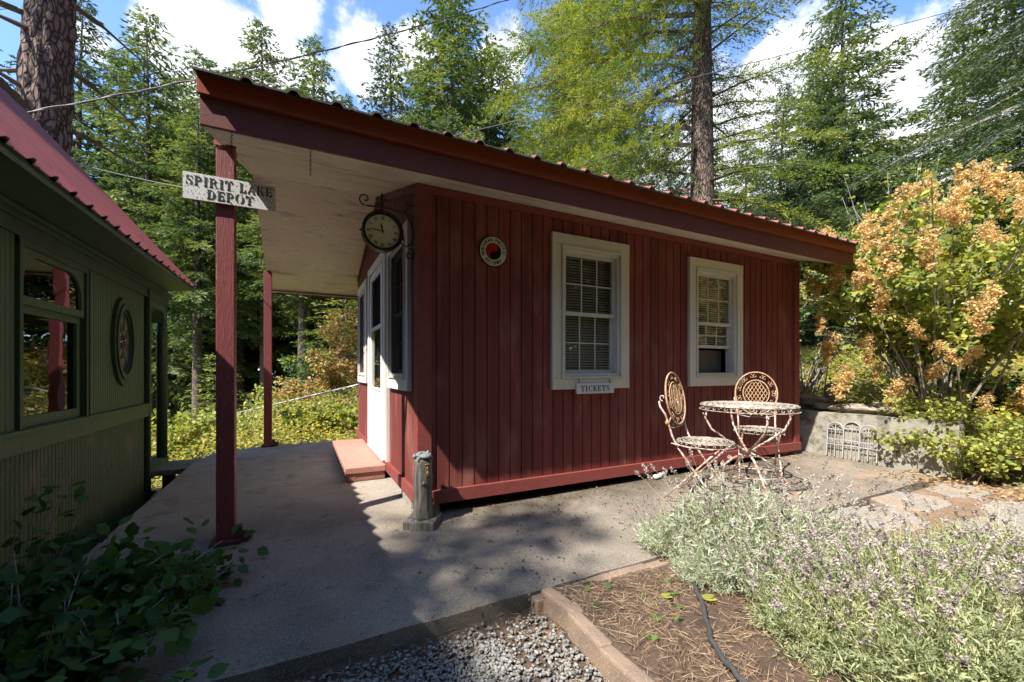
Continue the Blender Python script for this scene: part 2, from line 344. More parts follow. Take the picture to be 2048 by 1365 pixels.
# ---------------------------------------------------------------- terrain and paving
def sst(a, b, x):
    t = np.clip((x-a)/(b-a), 0, 1); return t*t*(3-2*t)
def Hn(x, y):
    x = np.asarray(x, float); y = np.asarray(y, float)
    h = -.14+0*x
    h = h-1.7*sst(3.9, 13, y)*(1-sst(-3.5, .8, x))+1.1*sst(4.6, 12, y)*sst(-2, 1.5, x)
    h = h-.35*sst(0, .5, -1.95-x)
    edge = np.where(y > -1.28, 0., 1.0)
    r = np.where(y > -1.28, sst(5.0, 5.1, x), sst(4.75, 6.1, x+(y+1.28)*-.25))
    h = h+(.66*r+.10*np.clip(x-5.1, 0, 45)*sst(5.1, 8, x))
    h = h+.04*np.sin(x*1.7+1)*np.sin(y*1.3)*sst(4, 7, np.hypot(x-1, y))
    return h
def gz(x, y): return .03*np.clip(np.asarray(x, float)/4.5, 0, 1)-.045*np.clip((.4-np.asarray(y, float))/1.5, 0, 1)
def grid(name, xs, ys, hf, m):
    X, Y = np.meshgrid(xs, ys); Z = hf(X, Y); V = np.stack([X, Y, Z], -1).reshape(-1, 3); nx = len(xs); ny = len(ys)
    F = [(j*nx+i, j*nx+i+1, (j+1)*nx+i+1, (j+1)*nx+i) for j in range(ny-1) for i in range(nx-1)]
    me = bpy.data.meshes.new(name); me.from_pydata(V.tolist(), [], F); me.materials.append(m)
    me.polygons.foreach_set('use_smooth', [True]*len(me.polygons))
    o = bpy.data.objects.new(name, me); return link(o)
gmat = mat('forest_floor', (.16, .13, .06), .95, (.07, .06, .03), 3, bump=1, bscale=14, spots=[(9, .48, .6, (.13, .16, .04), None), (30, .58, .64, (.26, .17, .09), None)])
xs = np.unique(np.round(np.concatenate([np.linspace(-400, -20, 14), np.linspace(-20, -4, 20), np.arange(-4, 8, .2), [5.0, 5.02, 5.05, 5.08, 5.1], np.linspace(8, 30, 26), np.linspace(30, 400, 14)]), 3))
ys = np.unique(np.round(np.concatenate([np.linspace(-400, -10, 12), np.arange(-10, -3, .5), np.arange(-3, 10, .2), [-1.285, -1.275], np.linspace(10, 40, 30), np.linspace(40, 400, 14)]), 3))
tag(grid('ground', xs, ys, Hn, gmat), kind='structure')
# soil of the planting bed in front of the patio, a low mound
def bedz(x, y): return -.06+.02*np.sin(x*5)*np.sin(y*4+1)+.03*np.exp(-((x-1.2)**2+(y+1.9)**2)/.5)
tag(grid('garden_bed', np.arange(.32, 2.0, .09), np.arange(-3.4, -1.2, .09), bedz, MT['soil']), kind='structure')
tag(grid('gravel_soil', np.arange(-2.0, .40, .08), np.arange(-3.6, -1.15, .08), lambda x, y: -.122+.006*np.sin(x*13)*np.sin(y*11)+0*x, MT['soil']), kind='structure')
# patio slab
def slab():
    m = MB(); xs = np.concatenate([np.linspace(-1.86, 4.97, 60)]); ys = np.linspace(-1.2, 3.72, 46)
    def left(y): return -1.86 if y < 2.9 else (-1.86+(y-2.9)*.22 if y < 3.47 else -1.73+(y-3.47)*2.2)
    jit = [random.uniform(-.006, .006) for _ in range(400)]
    vs = []; nx = len(xs)
    for j, y in enumerate(ys):
        l = left(y)
        for i, x in enumerate(xs):
            xx = l+(x+1.86)/(4.97+1.86)*(4.97-l); yy = y+(jit[i] if j == 0 else 0)
            vs.append((xx, yy, float(gz(xx, yy))-(.006 if j == 0 else 0)))
    top = len(vs); ny = len(ys)
    fs = [(j*nx+i, j*nx+i+1, (j+1)*nx+i+1, (j+1)*nx+i) for j in range(ny-1) for i in range(nx-1)]
    ring = [i for i in range(nx)]+[j*nx+nx-1 for j in range(1, ny)]+[(ny-1)*nx+i for i in range(nx-2, -1, -1)]+[j*nx for j in range(ny-2, 0, -1)]
    k = len(ring)
    for q in ring: vs.append((vs[q][0], vs[q][1], -.55))
    fs += [(ring[i], top+i, top+(i+1) % k, ring[(i+1) % k]) for i in range(k)]
    m.add(vs, fs); return m.build('patio_slab', MT['slab'])
tag(slab(), kind='structure')

# ---------------------------------------------------------------- grooved boarding
def boarded(name, m, parent, P, u0, u1, z0, ztop, holes=(), pitch=.1, gw=.011, gd=.009, off=0):
    mb = MB(); cuts = []
    u = u0+off
    edges = {u0, u1}
    gro = []
    while u < u1:
        a, b = u-gw/2, u+gw/2
        if a > u0+.003 and b < u1-.003: gro.append((a, b)); edges |= {a, b}
        u += pitch
    for h in holes: edges |= {h[0], h[1]}
    if hasattr(ztop, '__call__'):
        for e in getattr(ztop, 'kinks', []): edges.add(e)
        zt = ztop
    else: zt = lambda q: ztop
    E = sorted(edges)
    for a, b in zip(E, E[1:]):
        if b-a < 1e-5: continue
        c = (a+b)/2; ing = any(g[0]-1e-6 <= c <= g[1]+1e-6 for g in gro); d = gd if ing else 0
        hs = sorted([(h[2], h[3]) for h in holes if h[0]-1e-6 <= c <= h[1]+1e-6]); zz = z0; spans = []
        for p, q in hs: spans.append((zz, p)); zz = q
        spans.append((zz, None))
        for p, q in spans:
            ta, tb = (q, q) if q is not None else (zt(a), zt(b))
            mb.add([P(a, d, p), P(b, d, p), P(b, d, tb), P(a, d, ta)], [(0, 1, 2, 3)])
            if ing:
                mb.add([P(a, 0, p), P(a, d, p), P(a, d, ta), P(a, 0, ta)], [(0, 1, 2, 3)])
                mb.add([P(b, 0, p), P(b, d, p), P(b, d, tb), P(b, 0, tb)], [(0, 1, 2, 3)])
    return mb.build(name, m, parent, fix=False)
H0 = 2.41; SL = .3207; RY = 1.846; DP = 3.65; LX = 4.71; ZB = .083
def soffz(y): return H0+SL*y if y < RY else H0+SL*(2*RY-y)
depot = thing('depot_shed', 'small red board-sided depot building with gable roof, covered porch and white framed windows', 'shed', (0, 0, 0))
PF = lambda u, d, z: (u, d, z)
PL = lambda u, d, z: (d, u, z)
holesF = [(1.1165+.11, 1.9611-.11, .888+.11, 2.2185-.11), (2.7696+.11, 3.614-.11, .888+.11, 2.2135-.11)]
boarded('front_wall', MT['red'], depot, PF, 0, LX, ZB, H0-.01, holesF, pitch=.1018, off=.125)
zt = lambda q: soffz(q)-.01
zt.kinks = [RY]
holesL = [(.236+.11, 1.09-.11, .888+.11, 2.22-.11), (1.25, 2.33, .17, 2.2), (2.56+.11, 3.41-.11, .888+.11, 2.22-.11)]
boarded('porch_wall', MT['red'], depot, PL, 0, DP, ZB, zt, holesL, pitch=.052, gw=.007, gd=.006, off=.05)
mb = MB(); mb.box(0, LX, DP-.02, DP, ZB, 2.41); mb.build('back_wall', MT['red'], depot)
mb = MB(); mb.prism([(0.01, ZB), (DP-.021, ZB), (DP-.021, soffz(DP)-.02), (RY, soffz(RY)-.02), (.01, H0-.02)], LX-.02, LX, lambda u, v, d: (d, u, v)); mb.build('side_wall', MT['red'], depot)
# inside lining, floor and ceiling
mb = MB(); mb.box(.1, LX-.1, .1, DP-.1, .14, .16)
mb.box(.02, LX-.03, .02, DP-.03, 2.38, 2.39)
mb.build('floor_boards', MT['wood'], depot)
for nm, P, u1, hs in (('inner_wall', PF, LX, holesF), ('inner_wall', PL, DP, holesL)):
    boarded(nm, MT['wood'], depot, lambda u, d, z, P=P: P(u, d+.09, z), .09, u1-.05, .16, 2.38, hs, pitch=.3)
# corner boards, base boards, frieze
mb = MB(); mb.box(-.018, .085, -.018, .004, ZB-.002, 2.40); mb.box(-.018, -.0, .004, .085, ZB-.002, 2.41); mb.build('corner_board', MT['redtrim'], depot, bevel=.002)
mb = MB(); mb.box(LX-.085, LX+.018, -.018, .004, ZB-.002, 2.40); mb.box(LX, LX+.018, .004, .085, ZB-.002, 2.4); mb.build('corner_board', MT['redtrim'], depot, bevel=.002)
mb = MB(); mb.box(-.03, LX+.03, -.032, .0, ZB-.012, ZB+.085); mb.build('base_board', MT['redtrim'], depot, bevel=.003)
mb = MB(); mb.box(-.032, -.002, .002, DP, ZB-.012, ZB+.085); mb.build('base_board', MT['redtrim'], depot, bevel=.003)
mb = MB(); mb.box(.086, LX-.086, -.014, .003, 2.345, 2.403)
mb.build('frieze_board', MT['redtrim'], depot)
mb = MB()
mb.add([(-.014, .087, 2.37), (-.014, RY, soffz(RY)-.07), (-.014, RY, soffz(RY)-.006), (-.014, .087, 2.434)], [(0, 1, 2, 3)])
mb.add([(-.014, RY, soffz(RY)-.07), (-.014, DP, soffz(DP)-.07), (-.014, DP, soffz(DP)-.006), (-.014, RY, soffz(RY)-.006)], [(0, 1, 2, 3)])
mb.build('frieze_board', MT['redtrim'], depot)
for q in ((.02, .16, .02, .16), (2.2, 2.34, .04, .18), (4.45, 4.6, .04, .18), (.03, .1, 2.9, 3.6), (-.02, .05, .18, .52)):
    mb = MB(); mb.box(*q, -.2, ZB-.013); mb.build('foundation_block', MT['wall'], depot, bevel=.01)
mb = MB(); mb.box(.05, LX-.05, 1.2, DP-.1, -.12, ZB-.013); mb.build('underfloor_box', MT['dark'], depot)  # near-black box filling the gap under the floor
# roof
XL, XR, EY = -1.185, 4.79, -.53; BY = 2*RY-EY
mb = MB(); th = .014
prof = [(EY, soffz(EY)), (RY, soffz(RY)), (BY, soffz(BY)), (BY, soffz(BY)+th), (RY, soffz(RY)+th), (EY, soffz(EY)+th)]
T = lambda u, v, d: (d, u, v)
mb.prism(prof, XL, XR, T); mb.build('soffit', MT['soffit'], depot)
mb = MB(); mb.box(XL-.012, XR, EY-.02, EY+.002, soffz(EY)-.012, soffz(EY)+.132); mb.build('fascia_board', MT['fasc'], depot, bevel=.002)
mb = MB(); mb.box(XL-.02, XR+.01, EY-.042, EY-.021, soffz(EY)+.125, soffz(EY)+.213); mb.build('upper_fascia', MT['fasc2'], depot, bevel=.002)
mb = MB(); mb.box(XL-.01, XR, BY+.002, BY+.022, soffz(BY)-.03, soffz(BY)+.2); mb.build('rear_fascia', MT['fasc'], depot)
for xx in (XL-.011, XR-.012):
    mb = MB()
    mb.prism([(EY+.003, soffz(EY)-.008), (RY, soffz(RY)-.008), (BY-.001, soffz(BY)-.008), (BY-.001, soffz(BY)+.19), (RY, soffz(RY)+.19), (EY+.003, soffz(EY)+.19)], xx, xx+.023, T)
    mb.build('rake_board', MT['soffit'], depot)
mb = MB()
mb.box(XL+.02, XR-.1, BY-.075, BY-.003, soffz(BY)-.016, soffz(BY)-.004, 0)
x = XL+.1
while x < .1: mb.box(x, x+.028, BY-.05, BY-.03, soffz(BY)-.019, soffz(BY)-.0155, 1); x += .042
mb.build('eave_vent', [MT['cream'], MT['dark']], depot)
def ribs(mb, T, u0, u1, zA, zB, pitch=.203, rh=.022, over=.0, start=.0, mi=0):
    # sheet profile along u, between lines A and B (functions giving (y,z))
    pts = [(u0, 0)]; u = u0+start
    while u < u1-.08:
        pts += [(u, 0), (u+.018, rh), (u+.042, rh), (u+.06, 0)]
        u += pitch/2; pts += [(u-.01, 0), (u, .005), (u+.01, 0)]; u += pitch/2
    pts.append((u1, 0)); pts = sorted(pts)
    for (a, h), (b, k) in zip(pts, pts[1:]):
        mb.add([T(a, *zA, h), T(b, *zA, k), T(b, *zB, k), T(a, *zB, h)], [(0, 1, 2, 3)], mi)
        # end thickness lip
        mb.add([T(a, *zA, h), T(b, *zA, k), T(b, *zA, k-.010), T(a, *zA, h-.010)], [(0, 1, 2, 3)], 1)
TT = lambda u, y, z, h: (u, y, z+h)
mb = MB(); rz = soffz(EY)+.222
ribs(mb, TT, XL-.035, XR+.03, (EY-.105, rz-.018), (RY, soffz(RY)+.235), start=.19)
ribs(mb, TT, XL-.035, XR+.03, (BY+.06, rz), (RY, soffz(RY)+.235), start=.1)
mb.build('roof_sheet', [MT['roof'], MT['roofend']], depot, fix=False)
mb = MB(); mb.box(XL-.02, XR+.01, EY-.06, EY-.02, soffz(EY)+.2135, soffz(EY)+.2205); mb.build('roof_batten', MT['roofend'], depot)
# small lifted flap at the roof corner
# porch posts
for i, (yy) in enumerate((.10, 3.67)):
    p = MB(); gzv = float(gz(-1.18, yy)); zt_ = soffz(yy)
    p.box(-1.225, -1.130, yy-.045, yy+.05, gzv+.01, zt_-.002); po = p.build('support_post', MT['post'], depot, bevel=.004)
    b = MB(); b.box(-1.255, -1.095, yy-.08, yy+.08, gzv-.03, gzv+.022)
    b.tube([(-1.09, yy-.05, gzv+.045), (-1.06, yy-.03, gzv+.03)], .03, 6); b.box(-1.125, -1.095, yy-.03, yy+.03, gzv+.02, gzv+.09)
    b.lathe([(.05, 0), (.06, .02), (.035, .05), (.01, .06)], (-1.10, yy-.01, gzv), 7, jit=lambda i, j: random.uniform(-.3, .3))
    b.build('post_base', MT['rust'], po)
    if i == 0:
        b = MB(); b.box(-1.235, -1.12, yy-.052, yy-.044, zt_-.03, zt_+.0); b.build('post_cap', MT['redtrim'], po)
# windows
def window(P, u0, u1, z0, z1, lower_raised=False, blinds=True, screen=False, trim='cream', label=None):
    T = lambda u, d, z: P(u, d, z); tw = .093
    m = MB()
    m.box(u0, u1, -.036, .0, z1-tw, z1, T=T); m.box(u0, u1, -.036, 0, z0, z0+tw, T=T)
    m.box(u0, u0+tw, -.034, 0, z0+tw+.0005, z1-tw-.0005, T=T); m.box(u1-tw, u1, -.034, 0, z0+tw+.0005, z1-tw-.0005, T=T)
    w = m.build('window', MT[trim], depot, bevel=.003)
    if label: w['label'] = label
    a, b, c, e = u0+tw+.001, u1-tw-.001, z0+tw+.001, z1-tw-.001
    def ring(m, a, b, c, e, t, d0, d1):
        m.box(a, b, d0, d1, e-t, e, T=T); m.box(a, b, d0, d1, c, c+t, T=T); m.box(a, a+t, d0, d1, c+t+.0004, e-t-.0004, T=T); m.box(b-t, b, d0, d1, c+t+.0004, e-t-.0004, T=T)
    m = MB(); ring(m, a, b, c, e, .016, -.046, .01); ring(m, a+.0165, b-.0165, c+.0165, e-.0165, .026, -.026, .085)
    m.build('window_frame', MT['vinyl'], w, bevel=.002)
    a, b, c, e = a+.043, b-.043, c+.043, e-.043; zm = (c+e)/2
    def sash(lo, hi, d, name):
        m = MB(); ring(m, a, b, lo, hi, .030, d, d+.022)
        for k in (1, 2):
            x = a+.03+(b-a-.06)*k/3; m.box(x-.0048, x+.0048, d+.006, d+.016, lo+.031, hi-.031, T=T)
        z = (lo+hi)/2; m.box(a+.031, b-.031, d+.007, d+.015, z-.0048, z+.0048, T=T)
        s = m.build(name, MT['vinyl'], w)
        g = MB(); g.box(a+.028, b-.028, d+.011, d+.0125, lo+.028, hi-.028, T=T); g.build('glass', MT['glass'], w)
    sash(zm-.018, e, .012, 'sash')
    if lower_raised: sash(zm-.26, zm+.012, .038, 'sash')
    else: sash(c, zm+.012, .038, 'sash')
    if blinds:
        m = MB(); z = e-.02; lowz = zm-.26 if lower_raised else c+.01
        while z > lowz:
            m.add([T(a-.02, .072, z), T(b+.02, .072, z), T(b+.02, .082, z+.017), T(a-.02, .082, z+.017)], [(0, 1, 2, 3)]); z -= .024
        for k in (.2, .8): m.box(a+(b-a)*k-.002, a+(b-a)*k+.002, .068, .070, lowz, e, T=T)
        m.box(a-.02, b+.02, .065, .1, e-.02, e+.02, T=T)
        m.build('blind', MT['blind'], w, fix=False)
    if lower_raised:
        m = MB(); m.box(a-.02, b+.02, .15, .17, c-.05, zm-.28, T=T); m.build('window_box', mat('dim_panel', (.16, .15, .13), .6, (.10, .095, .085), 6), w)
    if screen:
        m = MB(); m.add([T(a-.03, -.018, c-.03), T(b+.03, -.018, c-.03), T(b+.03, -.018, e+.03), T(a-.03, -.018, e+.03)], [(0, 1, 2, 3)])
        m.build('insect_screen', MT['screen'], w, fix=False)
        m = MB(); ring(m, a-.04, b+.04, c-.04, e+.04, .012, -.028, -.012); m.build('screen_frame', MT['white'], w)
    return w
window(PF, 1.1165, 1.9611, .888, 2.2185)
window(PF, 2.7696, 3.614, .888, 2.2135, lower_raised=True, label='white framed window with its lower sash raised')
window(PL, .236, 1.09, .888, 2.22, blinds=False, screen=True, trim='white')
window(PL, 2.56, 3.41, .888, 2.22, blinds=False, screen=True, trim='white')
# door
m = MB(); T = PL
m.box(1.13, 1.262, -.036, 0, .165, 2.27, T=T); m.box(2.30, 2.385, -.036, 0, .165, 2.27, T=T); m.box(1.2625, 2.2995, -.034, 0, 2.19, 2.27, T=T)
m.box(1.2625, 2.2995, -.05, .05, .150, .172, T=T); m.box(1.15, 1.25, -.048, -.0365, .18, 2.2, T=T)
dfr = m.build('door_frame', MT['white'], depot, bevel=.003)
m = MB()
m.box(1.27, 1.55, -.02, .02, .18, 2.18, T=T); m.box(2.19, 2.295, -.02, .02, .18, 2.18, T=T)
m.box(1.5505, 2.1895, -.019, .019, .18, .855, T=T); m.box(1.5505, 2.1895, -.019, .019, 2.10, 2.18, T=T); m.box(1.5505, 2.1895, -.017, .017, 1.515, 1.55, T=T)
m.box(1.36, 2.12, -.026, -.0195, .24, .78, T=T); m.box(1.5505, 2.1895, -.026, -.0195, .83, .856, T=T)
m.box(1.415, 1.432, -.026, -.0205, .2, 2.16, T=T)
door = m.build('door', MT['white'], depot, bevel=.002)
m = MB(); m.box(1.55, 2.19, -.004, .0, .855, 1.516, T=T); m.build('glass', MT['glass'], door)
m = MB(); m.box(1.55, 2.19, -.004, -.002, 1.549, 2.10, T=T); m.build('insect_screen', MT['screen'], door)
m = MB(); m.box(1.57, 1.60, -.045, -.0265, 1.13, 1.25, T=T); m.box(1.56, 1.65, -.06, -.0455, 1.18, 1.20, T=T); m.build('handle', MT['black'], door)
m = MB(); m.box(1.6, 2.18, .04, .045, .86, 2.1, T=T); m.build('door_backing', MT['dark'], door)  # near-black sheet behind the door glass

# ---------------------------------------------------------------- stencil lettering
def arcpoly(cx, cy, rx, ry, a0, a1, t0, t1, n=12):
    o = []; i_ = []
    for k in range(n+1):
        f = k/n; a = radians(a0+(a1-a0)*f); t = t0+(t1-t0)*sin(pi*f)
        o.append((cx+rx*cos(a), cy+ry*sin(a))); i_.append((cx+(rx-t)*cos(a), cy+(ry-t*.45)*sin(a)))
    return o+i_[::-1]
def R_(a, b, c, d): return [(a, b), (c, b), (c, d), (a, d)]
def serif(x, y, w=.14): return R_(x-w, y-.02, x+w, y+.02)
GL = {
 'I': (.42, [R_(.12, .02, .30, .98), R_(.04, 0, .38, .05), R_(.04, .95, .38, 1)]),
 'T': (.80, [R_(.31, 0, .49, .90), R_(.22, 0, .58, .05), R_(.02, .92, .29, 1), R_(.51, .92, .78, 1), [(.02, 1), (.02, .70), (.07, .70), (.16, .93)], [(.78, 1), (.78, .70), (.73, .70), (.64, .93)]]),
 'L': (.70, [R_(.10, 0, .28, 1), R_(.02, .95, .38, 1), R_(.02, 0, .32, .05), R_(.36, 0, .66, .07), [(.66, 0), (.66, .32), (.61, .32), (.50, .06)]]),
 'E': (.72, [R_(.10, 0, .28, 1), R_(.02, 0, .3, .05), R_(.02, .95, .3, 1), R_(.34, .93, .66, 1), R_(.34, 0, .66, .07), R_(.34, .47, .52, .54), [(.66, 1), (.66, .72), (.61, .72), (.52, .94)], [(.68, 0), (.68, .30), (.63, .30), (.52, .06)], R_(.50, .38, .55, .63)]),
 'K': (.82, [R_(.10, 0, .28, 1), R_(.02, .95, .36, 1), R_(.02, 0, .36, .05), [(.34, .46), (.62, .96), (.72, .96), (.40, .44)], [(.40, .50), (.52, .56), (.78, .04), (.60, .04)], R_(.54, .95, .82, 1), R_(.54, 0, .84, .05)]),
 'A': (.84, [[(.40, 1), (.50, 1), (.80, .04), (.60, .04)], [(.36, .90), (.40, .84), (.15, .04), (.09, .04)], R_(.02, 0, .24, .05), R_(.54, 0, .84, .05), R_(.26, .30, .50, .36)]),
 'P': (.76, [R_(.10, 0, .28, 1), R_(.02, 0, .36, .05), R_(.02, .95, .30, 1), arcpoly(.40, .73, .30, .27, 82, -82, .05, .17), R_(.33, .95, .42, 1), R_(.33, .46, .42, .51)]),
 'R': (.86, [R_(.10, 0, .28, 1), R_(.02, 0, .36, .05), R_(.02, .95, .30, 1), arcpoly(.40, .75, .28, .25, 82, -82, .05, .16), R_(.33, .95, .42, 1), R_(.33, .48, .42, .53), [(.44, .46), (.58, .48), (.78, .06), (.86, .03), (.86, 0), (.66, 0)]]),
 'D': (.86, [R_(.10, 0, .28, 1), R_(.02, 0, .30, .05), R_(.02, .95, .30, 1), arcpoly(.36, .5, .44, .5, 84, -84, .05, .19), R_(.32, .95, .38, 1), R_(.32, 0, .38, .05)]),
 'O': (.88, [arcpoly(.47, .5, .40, .5, 80, -80, .04, .18), arcpoly(.41, .5, .40, .5, 100, 260, .04, .18)]),
 'C': (.80, [arcpoly(.45, .5, .41, .5, 95, 265, .05, .19), arcpoly(.48, .5, .30, .5, 78, 25, .05, .10), arcpoly(.48, .5, .30, .5, -78, -30, .05, .10), R_(.73, .66, .77, .98)]),
 'S': (.68, [arcpoly(.33, .74, .27, .26, 95, 262, .05, .14), arcpoly(.34, .28, .29, .28, 88, -80, .05, .16), arcpoly(.36, .74, .24, .26, 78, 20, .04, .08), arcpoly(.30, .27, .26, .27, 262, 205, .04, .08), R_(.58, .68, .62, .98), R_(.04, .02, .08, .34), [(.16, .60), (.30, .42), (.48, .50), (.36, .62)]]),
}
def stencil(mb, text, u, v, h, T, d0, d1, track=.10, sx=1.0):
    wid = sum((GL[c][0]+track)*h*sx if c != ' ' else .55*h*sx for c in text); x = u-wid/2
    for c in text:
        if c == ' ': x += .55*h*sx; continue
        w, polys = GL[c]
        for p in polys: mb.prism([(x+a*h*sx, v+b*h) for a, b in p], d0, d1, lambda a, b, d: T(a, d, b))
        x += (w+track)*h*sx
def textmesh(s, size, offs=.0):
    c = bpy.data.curves.new('t', 'FONT'); c.body = s; c.size = size; c.align_x = 'CENTER'; c.align_y = 'CENTER'; c.extrude = .0006; c.offset = offs; c.resolution_u = 3
    o = bpy.data.objects.new('t', c); col.objects.link(o); dg = bpy.context.evaluated_depsgraph_get()
    me = bpy.data.meshes.new_from_object(o.evaluated_get(dg)); vs = [tuple(v.co) for v in me.vertices]; fs = [tuple(p.vertices) for p in me.polygons]
    bpy.data.objects.remove(o); bpy.data.curves.remove(c); return vs, fs

sg = thing('station_sign', 'long peeling white board lettered SPIRIT LAKE DEPOT nailed to the near porch post', 'sign', (-1.145, .045, 2.135))
m = MB(); m.box(-.235, .235, -.012, .0, -.078, .078); m.build('sign_board', MT['sign'], sg, bevel=.001)
m = MB(); TS = lambda u, d, z: (u, d, z)
stencil(m, 'SPIRIT LAKE', 0, .008, .054, TS, -.0145, -.0122, track=.13, sx=.93); stencil(m, 'DEPOT', .0, -.062, .054, TS, -.0145, -.0122, track=.14, sx=.95)
m.build('lettering', MT['ink'], sg)
m = MB()
for u, v in ((-.0, .062), (0, -.068)): m.tube([(u, -.012, v), (u, -.016, v)], .004, 8)
m.build('nail', MT['rust'], sg)
tk = thing('tickets_sign', 'small grey board lettered TICKETS hanging below the left front window', 'sign', (1.553, -.045, .893))
m = MB(); m.box(-.205, .205, -.012, .006, -.045, .045); m.build('sign_board', MT['signclean'], tk, bevel=.0015)
m = MB(); stencil(m, 'TICKETS', 0, -.026, .052, TS, -.0145, -.0122, track=.17, sx=1.0); m.build('lettering', MT['ink'], tk)
for u in (-.17, .17):
    m = MB(); m.tube([(u, .0, .045), (u, .004, .075), (u, .01, .082)], .003, 6); m.build('hook', MT['black'], tk)
# round railway sign
rs = thing('railway_sign', 'round enamel railway sign with red and black swirl on the red front wall', 'sign', (.583, -.008, 1.985))
rs.scale = (1.08, 1, 1.08)
m = MB(); TR = lambda u, v, d: (u, d, v)
disc = lambda r, n=40: [(r*cos(2*pi*k/n), r*sin(2*pi*k/n)) for k in range(n)]
m.prism(disc(.112), -.004, .0, TR); m.build('sign_rim', MT['enblack'], rs)
m = MB(); m.prism(disc(.106), -.0062, -.0042, TR); m.build('sign_face', MT['rimwhite'], rs)
m = MB(); m.prism(disc(.061), -.0085, -.0064, TR); m.build('emblem', MT['enblack'], rs)
R0 = .057
pl = [(R0*cos(radians(a)), R0*sin(radians(a))) for a in range(90, 271, 10)]
pl += [(R0/2*cos(radians(a))*1.0, -R0/2+R0/2*sin(radians(a))) for a in range(-90, -271, -15)][1:]
pl += [(R0/2*cos(radians(a)), R0/2+R0/2*sin(radians(a))) for a in range(-90, 91, 15)][1:-1]
m = MB(); m.prism(pl, -.0105, -.0087, TR); em = m.build('emblem_swirl', MT['enred'], rs); em.rotation_euler = (0, radians(8), 0)
m = MB()
def arc_text(m, s, rad, a_mid, size, flip, off, step):
    n = len(s); st = radians(step)
    for i, ch in enumerate(s):
        if ch == ' ': continue
        k = i-(n-1)/2; ang = radians(a_mid)-k*st if not flip else radians(a_mid)+k*st
        vs, fs = textmesh(ch, size, off); rot = ang-pi/2 if not flip else ang+pi/2
        vv = [(rad*cos(ang)+x*cos(rot)-y*sin(rot), -.0066+z*0.3, rad*sin(ang)+x*sin(rot)+y*cos(rot)) for x, y, z in vs]
        m.add(vv, fs)
arc_text(m, 'NORTHERN PACIFIC', .084, 96, .0335, False, .0008, 13.6); arc_text(m, 'RAILWAY', .084, 270, .0335, True, .0008, 13.8)
m.build('lettering', MT['enblack'], rs, fix=False)
# chains
for i, (cx, n, lab) in enumerate(((-1.076, 9, 'short rusty chain hanging from the soffit in front of the near porch post'), (-.72, 10, 'short rusty chain hanging free from the soffit between post and clock'))):
    c = thing('chain', lab, 'chain', (cx, EY+.03, soffz(EY)+.008), group='chains under the front soffit')
    m = MB(); m.tube([(0, 0, .01), (0, 0, -.01), (.008, 0, -.016), (0, 0, -.022)], .002, 5); m.tube([(-.006, 0, .001), (.012, 0, .001)], .003, 5); m.build('hook', MT['black'], c)
    m = MB()
    for k in range(n):
        z = -.026-k*.0125; ax = (1, 0) if k % 2 else (0, 1)
        m.tube([(ax[0]*.004*cos(a), ax[1]*.004*cos(a), z+.0078*sin(a)) for a in np.linspace(0, 2*pi, 9)[:-1]], .0013, 4, closed=True)
    m.build('links', MT['black'], c)
# clock with scroll bracket
ck = thing('station_clock', 'round station clock with roman numerals on a black scroll bracket under the porch', 'clock', (0, .075, 2.07))
def spiral(cx, cz, r0, turns, a0, sgn=1, n=26, y=0): return [(cx+r0*(1-f*.85)*cos(a0+sgn*turns*2*pi*f), y, cz+r0*(1-f*.85)*sin(a0+sgn*turns*2*pi*f)) for f in np.linspace(0, 1, n)]
m = MB(); m.box(-.012, -.019, -.012, .012, -.30, .26)
m.tube([(-.02, 0, .11), (-.12, 0, .135), (-.25, 0, .145), (-.36, 0, .14)], .006, 6)
m.tube(spiral(-.365, .185, .045, 1.1, -pi/2, -1), .005, 6)
m.tube([(-.02, 0, .2), (-.06, 0, .19), (-.085, 0, .14), (-.05, 0, .08), (-.022, 0, -.0), (-.03, 0, -.08), (-.08, 0, -.115), (-.12, 0, -.09)], .005, 6)
m.tube(spiral(-.115, -.06, .030, 1.2, -pi/2, -1), .0045, 6); m.tube(spiral(-.055, -.17, .042, 1.3, pi/2, -1), .0045, 6)
m.tube(spiral(-.06, .20, .03, 1.0, -pi/2, 1), .004, 6)
m.tube([(-.25, 0, .145), (-.25, 0, .23)], [.012, .006], 8); m.tube([(-.25, 0, .22), (-.25, 0, .25)], [.014, .002], 8)
m.tube([(-.25, 0, .19), (-.28, 0, .21), (-.29, 0, .195)], .005, 6); m.tube([(-.25, 0, .19), (-.22, 0, .21), (-.21, 0, .195)], .005, 6)
for s in (-1, 1): m.tube([(-.25, 0, .14), (-.25+s*.03, 0, .09), (-.25+s*.05, 0, .135-.045)], .005, 6)
m.tube([(-.25, 0, .14), (-.25, 0, .10)], .008, 8)
m.build('bracket', MT['black'], ck)
CC = (-.25, 0, -.035)
TC = lambda u, v, d: (CC[0]+u, d, CC[2]+v)
m = MB()
nseg = 44
for (ri, ro, y0, y1) in ((.118, .137, -.035, .035), (.127, .142, -.05, -.03)):
    vs = []; fs = []
    for k in range(nseg):
        a = 2*pi*k/nseg
        for r, y in ((ri, y0), (ro, y0), (ro, y1), (ri, y1)): vs.append(TC(r*cos(a), r*sin(a), y))
    for k in range(nseg):
        q = ((k+1) % nseg)*4; p = k*4
        for j in range(4): fs.append((p+j, p+(j+1) % 4, q+(j+1) % 4, q+j))
    m.add(vs, fs)
m.prism(disc(.119), .028, .034, TC); m.tube([TC(-.137, 0, 0), TC(-.155, 0, 0)], [.01, .003], 8)
m.build('clock_case', MT['black'], ck, smooth=False)
m = MB(); m.prism(disc(.119), -.026, -.022, TC); m.build('clock_face', MT['dial'], ck)
m = MB()
